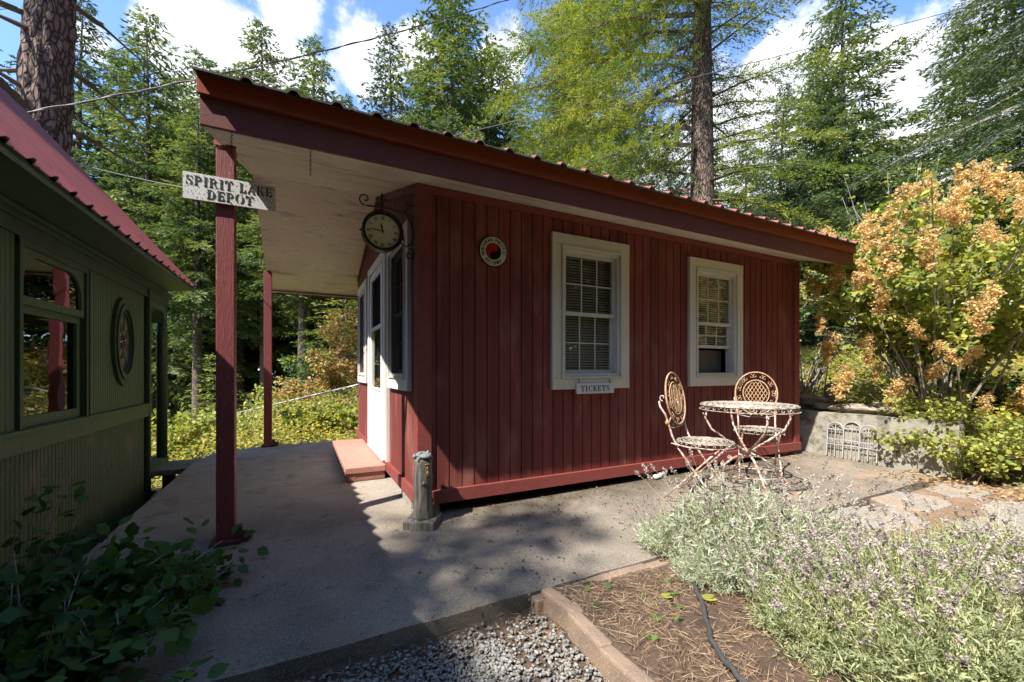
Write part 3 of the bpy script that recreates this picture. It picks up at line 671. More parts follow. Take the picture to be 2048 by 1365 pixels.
for k, s in enumerate(['XII', 'I', 'II', 'III', 'IIII', 'V', 'VI', 'VII', 'VIII', 'IX', 'X', 'XI']):
    vs, fs = textmesh(s, .034, .0009); a = pi/2-k*pi/6; rot = a-pi/2; rad = .092; xs_ = .62
    m.add([TC(rad*cos(a)+x*xs_*cos(rot)-y*sin(rot), rad*sin(a)+x*xs_*sin(rot)+y*cos(rot), -.0265+z*.3) for x, y, z in vs], fs)
m.build('numerals', MT['ink'], ck, fix=False)
for nm, L, a, w in (('hour_hand', .058, radians(100), .006), ('minute_hand', .088, radians(174), .004)):
    m = MB(); d = (cos(a), sin(a)); q = (-d[1], d[0])
    m.prism([(-d[0]*.015+q[0]*w*.4, -d[1]*.015+q[1]*w*.4), (d[0]*L*.7+q[0]*w, d[1]*L*.7+q[1]*w), (d[0]*L, d[1]*L), (d[0]*L*.7-q[0]*w, d[1]*L*.7-q[1]*w), (-d[0]*.015-q[0]*w*.4, -d[1]*.015-q[1]*w*.4)], -.0305, -.029, TC)
    m.build(nm, MT['ink'], ck)
m = MB(); m.prism(disc(.121), -.0375, -.0365, TC); m.build('clock_glass', glassmat('clock_glass', (.97, .98, .97), 1.35), ck)
# ---------------------------------------------------------------- step
st = thing('door_step', 'low step of pinkish pavers below the white door', 'step', (-.2, 2.0, 0))
m = MB()
for a, b in ((1.155, 2.03), (2.034, 2.9)): m.box(-.20-.0, .167, a-2.0, b-2.0, .078, .135)
m.build('step_tread', MT['step'], st, bevel=.006)
m = MB(); y = 1.165
while y < 2.85: m.box(-.192, -.10, y-2, y+.17-2, .004, .0765); y += .175
m.box(-.0995, .16, 1.165-2, 1.25-2, .004, .038); m.box(-.0995, .16, 1.170-2, 1.25-2, .0385, .0765)
m.build('step_course', MT['brickraw'], st, bevel=.004)
# ---------------------------------------------------------------- remesh helper for carved shapes
def blob(ells, voxel, name, m, parent, dis=0):
    b = bmesh.new()
    for (c, r, e) in ells:
        M4 = Matrix.Translation(c) @ Matrix.Rotation(e[2], 4, 'Z') @ Matrix.Rotation(e[1], 4, 'Y') @ Matrix.Rotation(e[0], 4, 'X') @ Matrix.Diagonal((*r, 1))
        bmesh.ops.create_icosphere(b, subdivisions=3, radius=1, matrix=M4)
    me = bpy.data.meshes.new(name); b.to_mesh(me); b.free(); o = bpy.data.objects.new(name, me); col.objects.link(o)
    md = o.modifiers.new('r', 'REMESH'); md.mode = 'VOXEL'; md.voxel_size = voxel; md2 = o.modifiers.new('s', 'SMOOTH'); md2.iterations = 3
    dg = bpy.context.evaluated_depsgraph_get(); me2 = bpy.data.meshes.new_from_object(o.evaluated_get(dg)); bpy.data.objects.remove(o)
    me2.name = name; me2.materials.clear(); me2.materials.append(m); me2.polygons.foreach_set('use_smooth', [True]*len(me2.polygons))
    o = bpy.data.objects.new(name, me2); return link(o, parent)
sp = thing('stump_post', 'grey carved log ornament topped by a frog, standing at the depot corner', 'ornament', (-.01, -.14, -.022), radians(57))
m = MB(); m.box(-.115, .115, -.105, .105, -.01, .055); bs = m.build('plinth', MT['stump'], sp, bevel=.008)
prof = [(.074, .05), (.069, .07)]+[(.064+.003*sin(k*1.3), .07+.04*k) for k in range(1, 10)]+[(.06, .45), (.052, .462)]
wob = {}
def jit_(i, j):
    k = (j % 30); wob.setdefault(k, random.uniform(-.05, .05)); return wob[k]+random.uniform(-.02, .02)
m = MB(); m.lathe(prof, (0, 0, 0), 30, jit=jit_); log = m.build('log', MT['stump'], sp, smooth=True)
for (a, z) in ((-2.2, .33), (-1.2, .33), (-1.4, .17), (-2.8, .30)):
    m = MB(); c = Vector((cos(a)*.058, sin(a)*.058, z)); m.tube([c, c+Vector((cos(a)*.018, sin(a)*.018, .008))], [.014, .009], 8); m.build('knot', MT['stump'], log, smooth=True)
fa = -2.35
def fr(x, y, z): return Vector((x*cos(fa)-y*sin(fa), x*sin(fa)+y*cos(fa), z))
blob([(fr(.0, 0, .485), (.058, .045, .024), (0, .05, fa)), (fr(.035, 0, .482), (.040, .042, .020), (0, 0, fa)), (fr(-.02, 0, .462), (.055, .05, .015), (0, 0, fa)), (fr(.02, .028, .505), (.012, .011, .012), (0, 0, 0)), (fr(.02, -.028, .505), (.012, .011, .012), (0, 0, 0)),
      (fr(-.03, .05, .478), (.03, .014, .018), (0, 0, fa+.5)), (fr(-.03, -.05, .478), (.03, .014, .018), (0, 0, fa-.5)), (fr(.03, .048, .462), (.012, .01, .02), (0, 0, 0)), (fr(.03, -.048, .462), (.012, .01, .02), (0, 0, 0))], .004, 'frog', MT['patina'], sp)
blob([(fr(.066, 0, .40), (.012, .010, .022), (0, 0, 0)), (fr(.07, 0, .365), (.014, .014, .026), (0, 0, 0)), (fr(.066, 0, .43), (.009, .022, .006), (0, 0, fa)), (fr(.066, 0, .345), (.008, .008, .012), (0, 0, 0))], .003, 'brass_mount', MT['brass'], sp)

# ---------------------------------------------------------------- bistro set
def scroll2(mb, c, e1, e2, r, turns, a0, sgn, tr=.0035, n=16, sides=4):
    mb.tube([c+e1*(r*(1-f*.8)*cos(a0+sgn*turns*2*pi*f))+e2*(r*(1-f*.8)*sin(a0+sgn*turns*2*pi*f)) for f in np.linspace(0, 1, n)], tr, sides)
def scrolldisc(mb, c, e1, e2, R, rx=1, rings=(.28, .52, .76), dens=(6, 11, 16), tr=.003):
    mb.tube([c+e1*(R*rx*cos(a))+e2*(R*sin(a)) for a in np.linspace(0, 2*pi, 41)[:-1]], tr*1.6, 5, closed=True)
    for f, n in zip(rings, dens):
        for k in range(n):
            a = 2*pi*k/n+f*3
            cc = c+e1*(R*rx*f*cos(a))+e2*(R*f*sin(a)); scroll2(mb, cc, e1*(rx), e2, R*.4/len(rings), .8, a, 1 if k % 2 else -1, tr, 8, 3)
        mb.tube([c+e1*(R*rx*(f+.05)*cos(a))+e2*(R*(f+.05)*sin(a)) for a in np.linspace(0, 2*pi, 31)[:-1]], tr, 4, closed=True)
tb = thing('bistro_table', 'round rusty white scrollwork iron table between the two chairs', 'table', (2.684, -.704, .02))
Zv = Vector((0, 0, 1)); Xv = Vector((1, 0, 0)); Yv = Vector((0, 1, 0))
m = MB(); c = Vector((0, 0, .735)); RT = .365
scrolldisc(m, c, Xv, Yv, RT, 1, (.08, .20, .32, .44, .56, .68, .80, .92), (3, 8, 12, 16, 20, 24, 28, 32), .0038)
for a in np.linspace(0, 2*pi, 45)[:-1]: 
    d = Vector((cos(a), sin(a), 0)); e = Vector((-sin(a), cos(a), 0)); q = c+d*(RT+.004)
    scroll2(m, q-Zv*.022, e, Zv, .019, .8, 0, 1 if int(a*7) % 2 else -1, .0035, 8, 4)
for zz, rr in ((-.006, .373), (-.045, .380)): m.tube([c+Xv*(rr*cos(a))+Yv*(rr*sin(a))+Zv*zz for a in np.linspace(0, 2*pi, 45)[:-1]], .005, 5, closed=True)
m.build('tabletop', MT['ironpale'], tb, fix=False)
for k in range(4):
    a = pi/4+k*pi/2+.2; d = Vector((cos(a), sin(a), 0)); m = MB()
    pts = [d*.33+Zv*.70, d*.35+Zv*.62, d*.30+Zv*.52, d*.16+Zv*.42, d*0.03+Zv*.34, d*-.12+Zv*.27, d*-.24+Zv*.17, d*-.31+Zv*.08, d*-.36+Zv*.0]
    sm = []
    for i in range(len(pts)-1):
        for f in (0, .33, .66): sm.append(pts[i].lerp(pts[i+1], f))
    sm.append(pts[-1]); m.tube(sm, .0095, 6); scroll2(m, d*.36+Zv*.66, d, Zv, .03, .8, pi/2, 1, .005); m.build('leg', MT['iron'], tb, smooth=True)
m = MB(); m.tube([Vector((.06*cos(a), .06*sin(a), .34)) for a in np.linspace(0, 2*pi, 17)[:-1]], .006, 5, closed=True)
m.tube([Vector((.25*cos(a), .25*sin(a), .15)) for a in np.linspace(0, 2*pi, 25)[:-1]], .004, 5, closed=True); m.build('leg_ring', MT['iron'], tb)
def chair(label, loc, face, seatz, rb):
    t = thing('bistro_chair', label, 'chair', (loc[0], loc[1], .02), face, 'scrollwork iron bistro chairs')   # faces +x
    m = MB(); c = Vector((0, 0, seatz)); scrolldisc(m, c, Xv, Yv, .205, 1, (.10, .26, .42, .58, .74, .90), (3, 6, 9, 12, 15, 18), .0032)
    for a in np.linspace(0, 2*pi, 27)[:-1]:
        d = Vector((cos(a), sin(a), 0)); e = Vector((-sin(a), cos(a), 0)); scroll2(m, c+d*.21-Zv*.014, e, Zv, .013, .8, 0, 1, .003, 8, 3)
    m.tube([c+Vector((.213*cos(a), .213*sin(a), -.028)) for a in np.linspace(0, 2*pi, 31)[:-1]], .004, 5, closed=True)
    m.build('seat', MT['ironpale'], t, fix=False)
    bz = seatz+.33; tilt = .16
    e2 = Vector((-sin(tilt), 0, cos(tilt))); bc = Vector((-.235, 0, bz))
    m = MB()
    RX, RZ = .185, .215
    m.tube([bc+Yv*(RX*cos(a))+e2*(RZ*sin(a)) for a in np.linspace(0, 2*pi, 41)[:-1]], .0075, 6, closed=True)
    m.tube([bc+Yv*(RX*.62*cos(a))+e2*(RZ*.62*sin(a)) for a in np.linspace(0, 2*pi, 31)[:-1]], .006, 5, closed=True)
    for k in range(11):
        a = 2*pi*k/11; cc = bc+Yv*(RX*.81*cos(a))+e2*(RZ*.81*sin(a)); tg = (Yv*(-RX*sin(a))+e2*(RZ*cos(a))).normalized(); nr = (Yv*cos(a)+e2*sin(a)).normalized()
        scroll2(m, cc+tg*.018, tg, nr, .021, .9, pi/2, 1, .0028, 12); scroll2(m, cc-tg*.018, tg, nr, .021, .9, pi/2, -1, .0028, 12)
    m.build('backrest', MT['ironback'], t)
    m = MB()                                                # woven lattice disc
    for k in range(-6, 7):
        for s in (1, -1):
            o = k*.033; pts = []
            for f in np.linspace(-1, 1, 15):
                y = o+f*.09*s; z = f*.16
                if (y/(RX*.6))**2+(z/(RZ*.6))**2 <= 1: pts.append(bc+Yv*y+e2*z+Vector((.0015*s, 0, 0)))
            if len(pts) > 1: m.tube(pts, .0036, 4)
    m.build('lattice', MT['ironback'], t)
    for s in (-1, 1):
        m = MB()
        m.tube([Vector((-.30, s*.175, bz-.02)), Vector((-.285, s*.19, bz-.06)), Vector((-.25, s*.175, bz-.12)), Vector((-.225, s*.165, bz-.2)), Vector((-.20, s*.16, seatz+.04)), Vector((-.16, s*.16, seatz-.04)), Vector((-.04, s*.165, seatz-.20)), Vector((.09, s*.17, seatz-.36)), Vector((.17, s*.175, 0))], .0085, 6)
        scroll2(m, Vector((-.27, s*.175, bz+.01)), Xv, Zv, .028, .9, -pi/2, -1, .005)
        m.build('leg', MT['iron'], t, smooth=True)
        m = MB(); m.tube([Vector((.15, s*.15, seatz-.03)), Vector((.02, s*.15, seatz-.17)), Vector((-.12, s*.15, seatz-.32)), Vector((-.27, s*.155, 0))], .0085, 6); m.build('leg', MT['iron'], t, smooth=True)
        m = MB(); m.lathe([(.001, -.02), (.014, -.014), (.019, 0), (.014, .013), (.004, .022)], (-.235, s*.168, bz-.19), 10); m.build('finial', MT['ironback'], t, smooth=True)
    m = MB()
    m.tube([Vector((-.22, -.165, bz-.22)), Vector((-.23, -.07, bz-.24)), Vector((-.23, .07, bz-.24)), Vector((-.22, .165, bz-.22))], .005, 6)
    for s in (-1, 1):
        m.tube([Vector((-.23, s*.16, bz-.2)), Vector((-.235, s*.09, bz-.15)), Vector((-.235, s*.04, bz-.19))], .005, 5); scroll2(m, Vector((-.235, s*.05, bz-.21)), Yv, Zv, .02, .9, pi/2, s, .004)
    m.tube([Vector((-.10, -.15, seatz-.29)), Vector((-.10, .15, seatz-.29))], .006, 6); m.tube([Vector((.10, -.17, seatz-.37)), Vector((.10, .17, seatz-.37))], .006, 6)
    m.tube([Vector((-.2, .17, seatz-.02)), Vector((-.05, .215, seatz-.03)), Vector((.12, .19, seatz-.03))], .006, 5); m.tube([Vector((-.2, -.17, seatz-.02)), Vector((-.05, -.215, seatz-.03)), Vector((.12, -.19, seatz-.03))], .006, 5)
    m.build('stretcher', MT['iron'], t)
    return t
chair('rusty iron chair on the left of the table, seen from its side', (2.096, -.742), -1.22, .47, 0)
chair('rusty iron chair behind the table, its yellowed round back to the wall', (3.16, -.50), math.atan2(-.62, -.78), .47, 0)

# ---------------------------------------------------------------- retaining wall, rocks, folded fence panels
m = MB()
segs = np.linspace(-1.34, .30, 9)
for i, (a, b) in enumerate(zip(segs, segs[1:])):
    top = lambda y: .535+.004*sin(y*9)-(.02 if y < -1.2 else 0)
    m.add([(4.97, a, -.1), (4.97, b, -.1), (4.985, b, top(b)), (4.985, a, top(a)), (5.13, a, -.1), (5.13, b, -.1), (5.13, b, top(b)), (5.13, a, top(a))],
          [(0, 1, 2, 3), (3, 2, 6, 7), (4, 7, 6, 5)]+([(0, 3, 7, 4)] if i == 0 else [])+([(1, 5, 6, 2)] if i == 7 else []))
tag(m.build('retaining_wall', MT['wall']), 'low mossy grey concrete retaining wall beside the right end of the depot', 'wall')
def rock(loc, r, seed, label, rz=0, m=None):
    random.seed(seed); b = bmesh.new(); bmesh.ops.create_icosphere(b, subdivisions=3, radius=1)
    ph = [random.uniform(0, 6) for _ in range(6)]
    for v in b.verts:
        c = v.co; k = 1+.16*sin(c.x*2.6+ph[0])*sin(c.y*2.3+ph[1])+.12*sin(c.z*4+ph[2]+c.x*2)+.06*sin(c.x*8+ph[3])*sin(c.y*7+ph[4])
        v.co = Vector((c.x*r[0]*k, c.y*r[1]*k, c.z*r[2]*k))
    me = bpy.data.meshes.new('rock'); b.to_mesh(me); b.free(); me.materials.append(m or MT['stone'])
    o = bpy.data.objects.new('rock', me); link(o); o.location = loc; o.rotation_euler = (0, 0, rz); tag(o, label, 'rock', 'rocks on the bank above the retaining wall'); return o
rock((5.75, .12, .72), (.11, .09, .15), 1, 'upright pointed pale rock standing on the bank')
rock((5.45, .25, .64), (.13, .22, .08), 2, 'dark rounded rock left of the upright pointed rock')
rock((5.22, -.33, .585), (.12, .24, .065), 3, 'long flat tan boulder lying on the middle of the retaining wall top', .1)
rock((5.25, -.72, .58), (.12, .13, .07), 4, 'squarish brown rock towards the right end of the retaining wall')
rock((5.3, .02, .575), (.11, .10, .05), 5, 'small flat rock on the wall between boulder and depot')
rock((5.42, -.5, .61), (.08, .09, .06), 6, 'small grey rock behind the long flat boulder')
rock((5.28, -1.02, .55), (.10, .12, .05), 8, 'low leaf-covered rock at the far right of the wall top')
random.seed(21)
gf = thing('edging_fence', 'three folded grey wire edging panels leaning on the retaining wall', 'fence', (4.93, -.46, .03))
for k, (yc, xo, hh) in enumerate(((.155, 0, .40), (-.005, .018, .42), (-.175, -.012, .40))):
    m = MB(); w = .083
    def q(y, z, xo=xo): return Vector((xo+z*.09-.02, yc+y, z))
    for s in (-1, 1): m.tube([q(s*w, 0), q(s*w, hh-w)], .0075, 5)
    m.tube([q(w*cos(a), hh-w+w*sin(a)) for a in np.linspace(0, pi, 13)], .0085, 5)
    m.tube([q(0, .0), q(0, hh-.03)], .006, 5)
    for z in (.09+.05, .20, hh-w): m.tube([q(-w, z), q(w, z)], .0065, 5)
    for s in (-1, 1):
        for z in (hh-.07, .17): m.tube([q(s*(.04+.028*(1-f*.8)*cos(f*6)), z+.028*(1-f*.8)*sin(f*6)) for f in np.linspace(0, 1, 12)], .0035, 4)
        m.tube([q(s*w*.5, .0), q(s*w*.5, hh-w)], .0028, 4)
    m.build('fence_panel', MT['grayiron'], gf)
m = MB(); m.tube([(2.42, .05, .045), (2.34, -.05, .03), (2.25, -.06, .03)], .022, 10)
tag(m.build('drain_pipe', MT['pvc'], smooth=True), 'short white plastic pipe poking out under the front wall', 'pipe')

# ---------------------------------------------------------------- bed edging blocks
labs_r = ['nearest the patio corner', 'second from the patio corner', 'third from the patio corner', 'nearest the camera']
blk = MB(); blk.box(-.032, .032, -.125, .125, -.11, 0.0)
b0 = blk.build('edging_block', MT['block'], bevel=.012)
row = [((.315, -1.375), .10, 'tan concrete block with a chamfered end at the corner where bed, gravel and patio meet'),
       ((.30, -1.60), -.06, 'tan edging block between bed and gravel, second out from the patio'),
       ((.285, -1.845), .02, 'tan edging block between bed and gravel, third out from the patio'),
       ((.30, -2.09), .10, 'tan edging block between bed and gravel at the bottom of the view')]
row2 = [((.36, -1.252), pi/2+.02, 'tan edging block along the patio edge touching the bed corner'), ((.61, -1.24), pi/2+.05, 'tan edging block along the patio edge, second from the bed corner'),
        ((.86, -1.235), pi/2-.03, 'tan edging block along the patio edge, third from the bed corner'), ((1.11, -1.25), pi/2, 'mossy tan edging block on the patio edge by the lavender')]
for i, (p, a, lab) in enumerate(row+row2):
    o = b0 if i == 0 else b0.copy()
    if i: col.objects.link(o)
    o.location = (p[0], p[1]+(0 if i < 4 else .005), -.012 if i < 4 else -.052); o.rotation_euler = (0, 0, a); o.scale = (1, .99, 1); tag(o, lab, 'edging block', 'tan concrete edging blocks')
hp = [(1.27, -1.30, -.02), (1.19, -1.405, -.02), (.98, -1.573, -.015), (.78, -1.775, -.015), (.66, -1.921, -.02), (.60, -2.05, -.02), (.55, -2.3, -.02)]
sm = []
for i in range(len(hp)-1):
    for f in (0, .25, .5, .75): sm.append(Vector(hp[i]).lerp(Vector(hp[i+1]), f)+Vector((.006*sin(i*2+f*6), .006*cos(i*3+f*5), .004*sin(i*5+f*9))))
m = MB(); m.tube(sm, .011, 8); tag(m.build('soaker_hose', MT['hose'], smooth=True), 'black soaker hose curving through the bed beside the lavender', 'hose')

# ---------------------------------------------------------------- flagstones
def flag(cx, cy, r, seed, lab):
    random.seed(seed); n = random.choice((6, 7)); pts = []
    for k in range(n):
        a = 2*pi*k/n+random.uniform(-.2, .2); q = r*random.uniform(.85, 1.1); pts.append((cx+q*1.25*cos(a), cy+q*.8*sin(a)))
    m = MB(); z = -.03+.02*(cx-2.5)/2
    m.prism(pts, z-.1, z, lambda u, v, d: (u, v, d)); tag(m.build('flagstone', MT['flag'], bevel=.012), lab, 'paving stone', 'flagstones beyond the lavender')
FL = [(2.3, -1.5, .30, 'flagstone against the patio edge nearest the lavender'), (3.0, -1.47, .31, 'flagstone against the middle of the patio edge'), (3.72, -1.45, .30, 'flagstone on the patio edge nearest the retaining wall'),
      (2.75, -1.98, .30, 'flagstone in the second row closest to the lavender'), (3.42, -1.98, .31, 'flagstone in the middle of the second row'), (4.15, -1.95, .32, 'flagstone at the foot of the leafy bank'), (3.75, -2.50, .33, 'flagstone in the third row nearest the right edge'), (4.5, -2.45, .33, 'outermost flagstone below the right bank'), (3.05, -2.5, .30, 'flagstone half hidden in the green lavender'), (4.45, -1.5, .26, 'small flagstone below the end of the retaining wall')]
for i, (x, y, r, lab) in enumerate(FL): flag(x, y, r, 40+i, lab)
random.seed(5)
tag(grid('stone_path_bed', np.arange(1.9, 5.2, .1), np.arange(-3.4, -1.2, .1), lambda x, y: -.046+.02*(x-2.5)/2+.006*np.sin(x*9)*np.sin(y*7), mat('sandy_soil', (.30, .19, .115), .95, (.19, .12, .075), 12, bump=1, bscale=60)), kind='structure')
def barkmat(name, c1, c2, crack, sc, st):
    m = mat(name, c1, .95, c2, 8, bump=0, stretch=st, mid=(.35, .65)); t = m.node_tree; b = t.nodes['Principled BSDF']; old = b.inputs['Base Color'].links[0].from_socket
    co = N(t, 'ShaderNodeTexCoord'); mp = N(t, 'ShaderNodeMapping'); mp.inputs['Scale'].default_value = st; t.links.new(co.outputs['Object'], mp.inputs[0])
    nz = N(t, 'ShaderNodeTexNoise', i_Scale=2.5, i_Detail=4.0); t.links.new(mp.outputs[0], nz.inputs['Vector'])
    mxv = N(t, 'ShaderNodeMix', data_type='RGBA', blend_type='LINEAR_LIGHT'); mxv.inputs[0].default_value = .18; t.links.new(mp.outputs[0], mxv.inputs[6]); t.links.new(nz.outputs[1], mxv.inputs[7])
    vo = N(t, 'ShaderNodeTexVoronoi', feature='DISTANCE_TO_EDGE', i_Scale=sc); t.links.new(mxv.outputs[2], vo.inputs['Vector'])
    r = N(t, 'ShaderNodeMapRange'); r.inputs[1].default_value = .02; r.inputs[2].default_value = .16; t.links.new(vo.outputs['Distance'], r.inputs[0])
    x = N(t, 'ShaderNodeMix', data_type='RGBA'); x.inputs[6].default_value = (*crack, 1); t.links.new(old, x.inputs[7]); t.links.new(r.outputs[0], x.inputs[0]); t.links.new(x.outputs[2], b.inputs['Base Color'])
    n2 = N(t, 'ShaderNodeTexNoise', i_Scale=26.0, i_Detail=5.0); t.links.new(co.outputs['Object'], n2.inputs['Vector'])
    ad2 = N(t, 'ShaderNodeMath', operation='MULTIPLY_ADD'); ad2.inputs[1].default_value = .5; t.links.new(n2.outputs[0], ad2.inputs[0]); t.links.new(r.outputs[0], ad2.inputs[2])
    bp = N(t, 'ShaderNodeBump', i_Strength=1.0, i_Distance=.02); t.links.new(ad2.outputs[0], bp.inputs['Height']); t.links.new(bp.outputs[0], b.inputs['Normal'])
    return m
MT['pinebark'] = barkmat('plated_pine_bark', (.24, .155, .115), (.15, .10, .08), (.035, .025, .02), 11, (1.7, 1.7, .62))
MT['bark'] = barkmat('furrowed_fir_bark', (.25, .18, .13), (.15, .11, .085), (.05, .038, .03), 13, (2.0, 2.0, .55))

# ---------------------------------------------------------------- green railway car
GX = -2.2
car = thing('railway_car', 'old green board-sided railway carriage with red metal roof left of the depot', 'railway carriage', (0, 0, 0))
PG = lambda u, d, z: (GX-d, u, z)
YA, YB = -7.0, 2.562
hW = [(.36, 1.20, .72, 1.76)]
boarded('lower_wall', MT['greenlow'], car, PG, YA, YB, -.62, .58, (), pitch=.043, gw=.006, gd=.007)
boarded('upper_wall', MT['green'], car, PG, YA, YB, .69, 1.90, [(.35, 1.21, .70, 1.79), (-1.2, -.3, .70, 1.79)], pitch=.043, gw=.005, gd=.005)
m = MB(); T = PG; m.box(YA, YB+.01, -.03, .02, .58, .69, T=T); m.box(YA, YB+.014, -.045, .02, .6905, .712, T=T); m.build('belt_rail', MT['green'], car, bevel=.004)
m = MB(); m.box(YA, YB+.75, -.018, .02, 1.815, 1.90, T=T); m.box(YA, YB+.75, -.035, .02, 1.9005, 1.93, T=T); m.box(YA, YB+.75, -.06, .02, 1.9305, 1.955, T=T); m.box(YA, 3.30, -.028, -.019, 1.81, 1.83, T=T); m.build('letter_board', MT['dgreen'], car, bevel=.003)
m = MB()
m.prism([(GX-.02, 1.956), (-1.93, 1.99), (-1.93, 2.012), (GX-.02, 1.985)], YA, 3.11, lambda u, v, d: (u, d, v)); m.box(YA, 3.11, -.29, -.2705, 1.985, 2.03, T=T)
m.build('eave_soffit', MT['dgreen'], car)
m = MB(); sl = 1.19; RXg = -3.4; EZ = 2.028; RZg = EZ+sl*(-1.895-RXg)
nrm = Vector((sl, 0, 1)).normalized()
TGr = lambda u, x, z, h: (x+nrm.x*h, u, z+nrm.z*h)
roofcar = mat('car_roof_metal', (.33, .085, .07), .42, (.25, .065, .055), 2, metal=.1, spec=.5, spots=[(5, .60, .72, (.16, .06, .045), (1, .3, 1))])
ribs(m, TGr, YA, 3.13, (-1.895, EZ), (RXg, RZg), pitch=.203, rh=.024, start=.03)
ribs(m, lambda u, x, z, h: (x-nrm.x*h, u, z+nrm.z*h), YA, 3.13, (2*RXg+1.895, EZ), (RXg, RZg), pitch=.203, rh=.024, start=.03)
m.build('roof_sheet', [roofcar, MT['roofend']], car, fix=False)
m = MB()
y = YA
while y < 3.1: m.box(RXg-.09, RXg+.085, y, y+.1, RZg-.06, RZg+.02+.012*(int(y*10+100) % 2)); y += .1005
m.build('ridge_cap', MT['roofend'], car)
m = MB(); m.prism([(-1.94, 1.99), (RXg, RZg-.03), (2*RXg+1.94, 1.99)], 3.06, 3.09, lambda u, v, d: (u, d, v)); m.build('gable_board', MT['dgreen'], car)
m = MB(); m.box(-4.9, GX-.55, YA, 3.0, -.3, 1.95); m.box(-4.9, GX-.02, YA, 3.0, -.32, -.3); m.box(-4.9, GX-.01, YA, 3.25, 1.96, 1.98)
m.build('dark_room', MT['dark'], car)  # near-black boxes standing in for the unlit carriage interior
m = MB(); m.box(GX-.9, GX, 2.5, 2.56, -.2, 1.9); m.build('end_wall', MT['dark'], car)
# vestibule: doorway, column, arch
m = MB(); m.box(2.545, 2.60, -.035, .03, -.32, 1.90, T=T); m.build('door_post', MT['dgreen'], car, bevel=.006)
m = MB(); m.lathe([(.052, 0), (.052, 1.42), (.06, 1.44), (.06, 1.46), (.05, 1.48), (.048, 1.86)], (GX-.03, 3.24, .0), 16); m.build('column', MT['dgreen'], car, smooth=True)
m = MB(); arch = [(2.60, 1.90), (2.60, 1.60)]+[(2.60+.12-.12*cos(a), 1.60+.14*sin(a)) for a in np.linspace(0, pi/2, 7)][1:]+[(3.06+.12*sin(a), 1.60+.14*cos(a)) for a in np.linspace(0, pi/2, 7)]+[(3.19, 1.90)]
for (a, b), (c, d) in zip(arch[1:-1], arch[2:-1]):
    m.add([T(a, -.01, b), T(c, -.01, d), T(c, -.01, 1.90), T(a, -.01, 1.90)], [(0, 1, 2, 3)]); m.add([T(a, -.01, b), T(c, -.01, d), T(c, .12, d), T(a, .12, b)], [(0, 1, 2, 3)])
m.build('door_arch', MT['green'], car, fix=False)
m = MB(); m.box(2.56, 3.3, -.02, .9, -.10, .03, T=T); m.box(2.6, 3.3, .05, .9, .0305, .04, T=T); m.build('door_sill', MT['greenlow'], car, bevel=.005)
m = MB(); m.box(2.60, 3.25, .55, .58, .04, 1.9, T=T); m.box(3.23, 3.29, .30, .9, .04, 1.9, T=T); m.build('dark_doorway', MT['dark'], car)  # near-black sheets giving the doorway its darkness by colour
m = MB(); m.box(-4.9, GX-.3, YA, 3.0, -.75, -.33); m.build('dark_underside', MT['dark'], car)  # near-black box standing in for the shade under the carriage
# big window
def carwin(y0, y1):
    m = MB()
    m.box(y0, y0+.035, -.02, .02, .712, 1.80, T=T); m.box(y1-.03, y1+.005, -.02, .02, .712, 1.80, T=T); m.box(y0, y1, -.018, .02, 1.77, 1.815, T=T)
    m.box(y1+.006, y1+.03, -.026, .0, .713, 1.80, T=T)
    w = m.build('window', MT['dgreen'], car, bevel=.003)
    def fr2(a, b, c, d, t, d0, d1, name, arch=False):
        m = MB()
        m.box(a, a+t, d0, d1, c, d, T=T); m.box(b-t, b, d0, d1, c, d, T=T); m.box(a+t+.0004, b-t-.0004, d0, d1, c, c+t*1.4, T=T); m.box(a+t+.0004, b-t-.0004, d0, d1, d-t, d, T=T)
        if arch:
            R = .17
            for (cx, s) in ((a+t, 1), (b-t, -1)):
                pts = [(cx, d-t), (cx, d-t-R)]+[(cx+s*(R-R*cos(q)), d-t-R+R*sin(q)) for q in np.linspace(0, pi/2, 7)][1:]
                for i in range(1, len(pts)-1): m.prism([pts[0], pts[i], pts[i+1]], d0+.001, d1-.001, lambda u, v, dd: T(u, dd, v))
        return m.build(name, MT['green'], w)
    fr2(y0+.036, y1-.031, .713, 1.435, .045, .018, .05, 'sash'); fr2(y0+.036, y1-.031, 1.436, 1.769, .035, -.004, .03, 'transom', True)
    m = MB(); m.box(y0+.07, y1-.07, .034, .038, .75, 1.41, T=T); m.box(y0+.06, y1-.06, .012, .016, 1.46, 1.745, T=T); m.build('glass', MT['oldglass'], w)
    m = MB(); m.box(y0-.1, y1+.1, .25, .26, .65, 1.85, T=T); m.build('dark_backing', MT['dark'], w)  # near-black sheet behind the glass, in place of an unlit interior
carwin(.355, 1.205); carwin(-1.195, -.305)
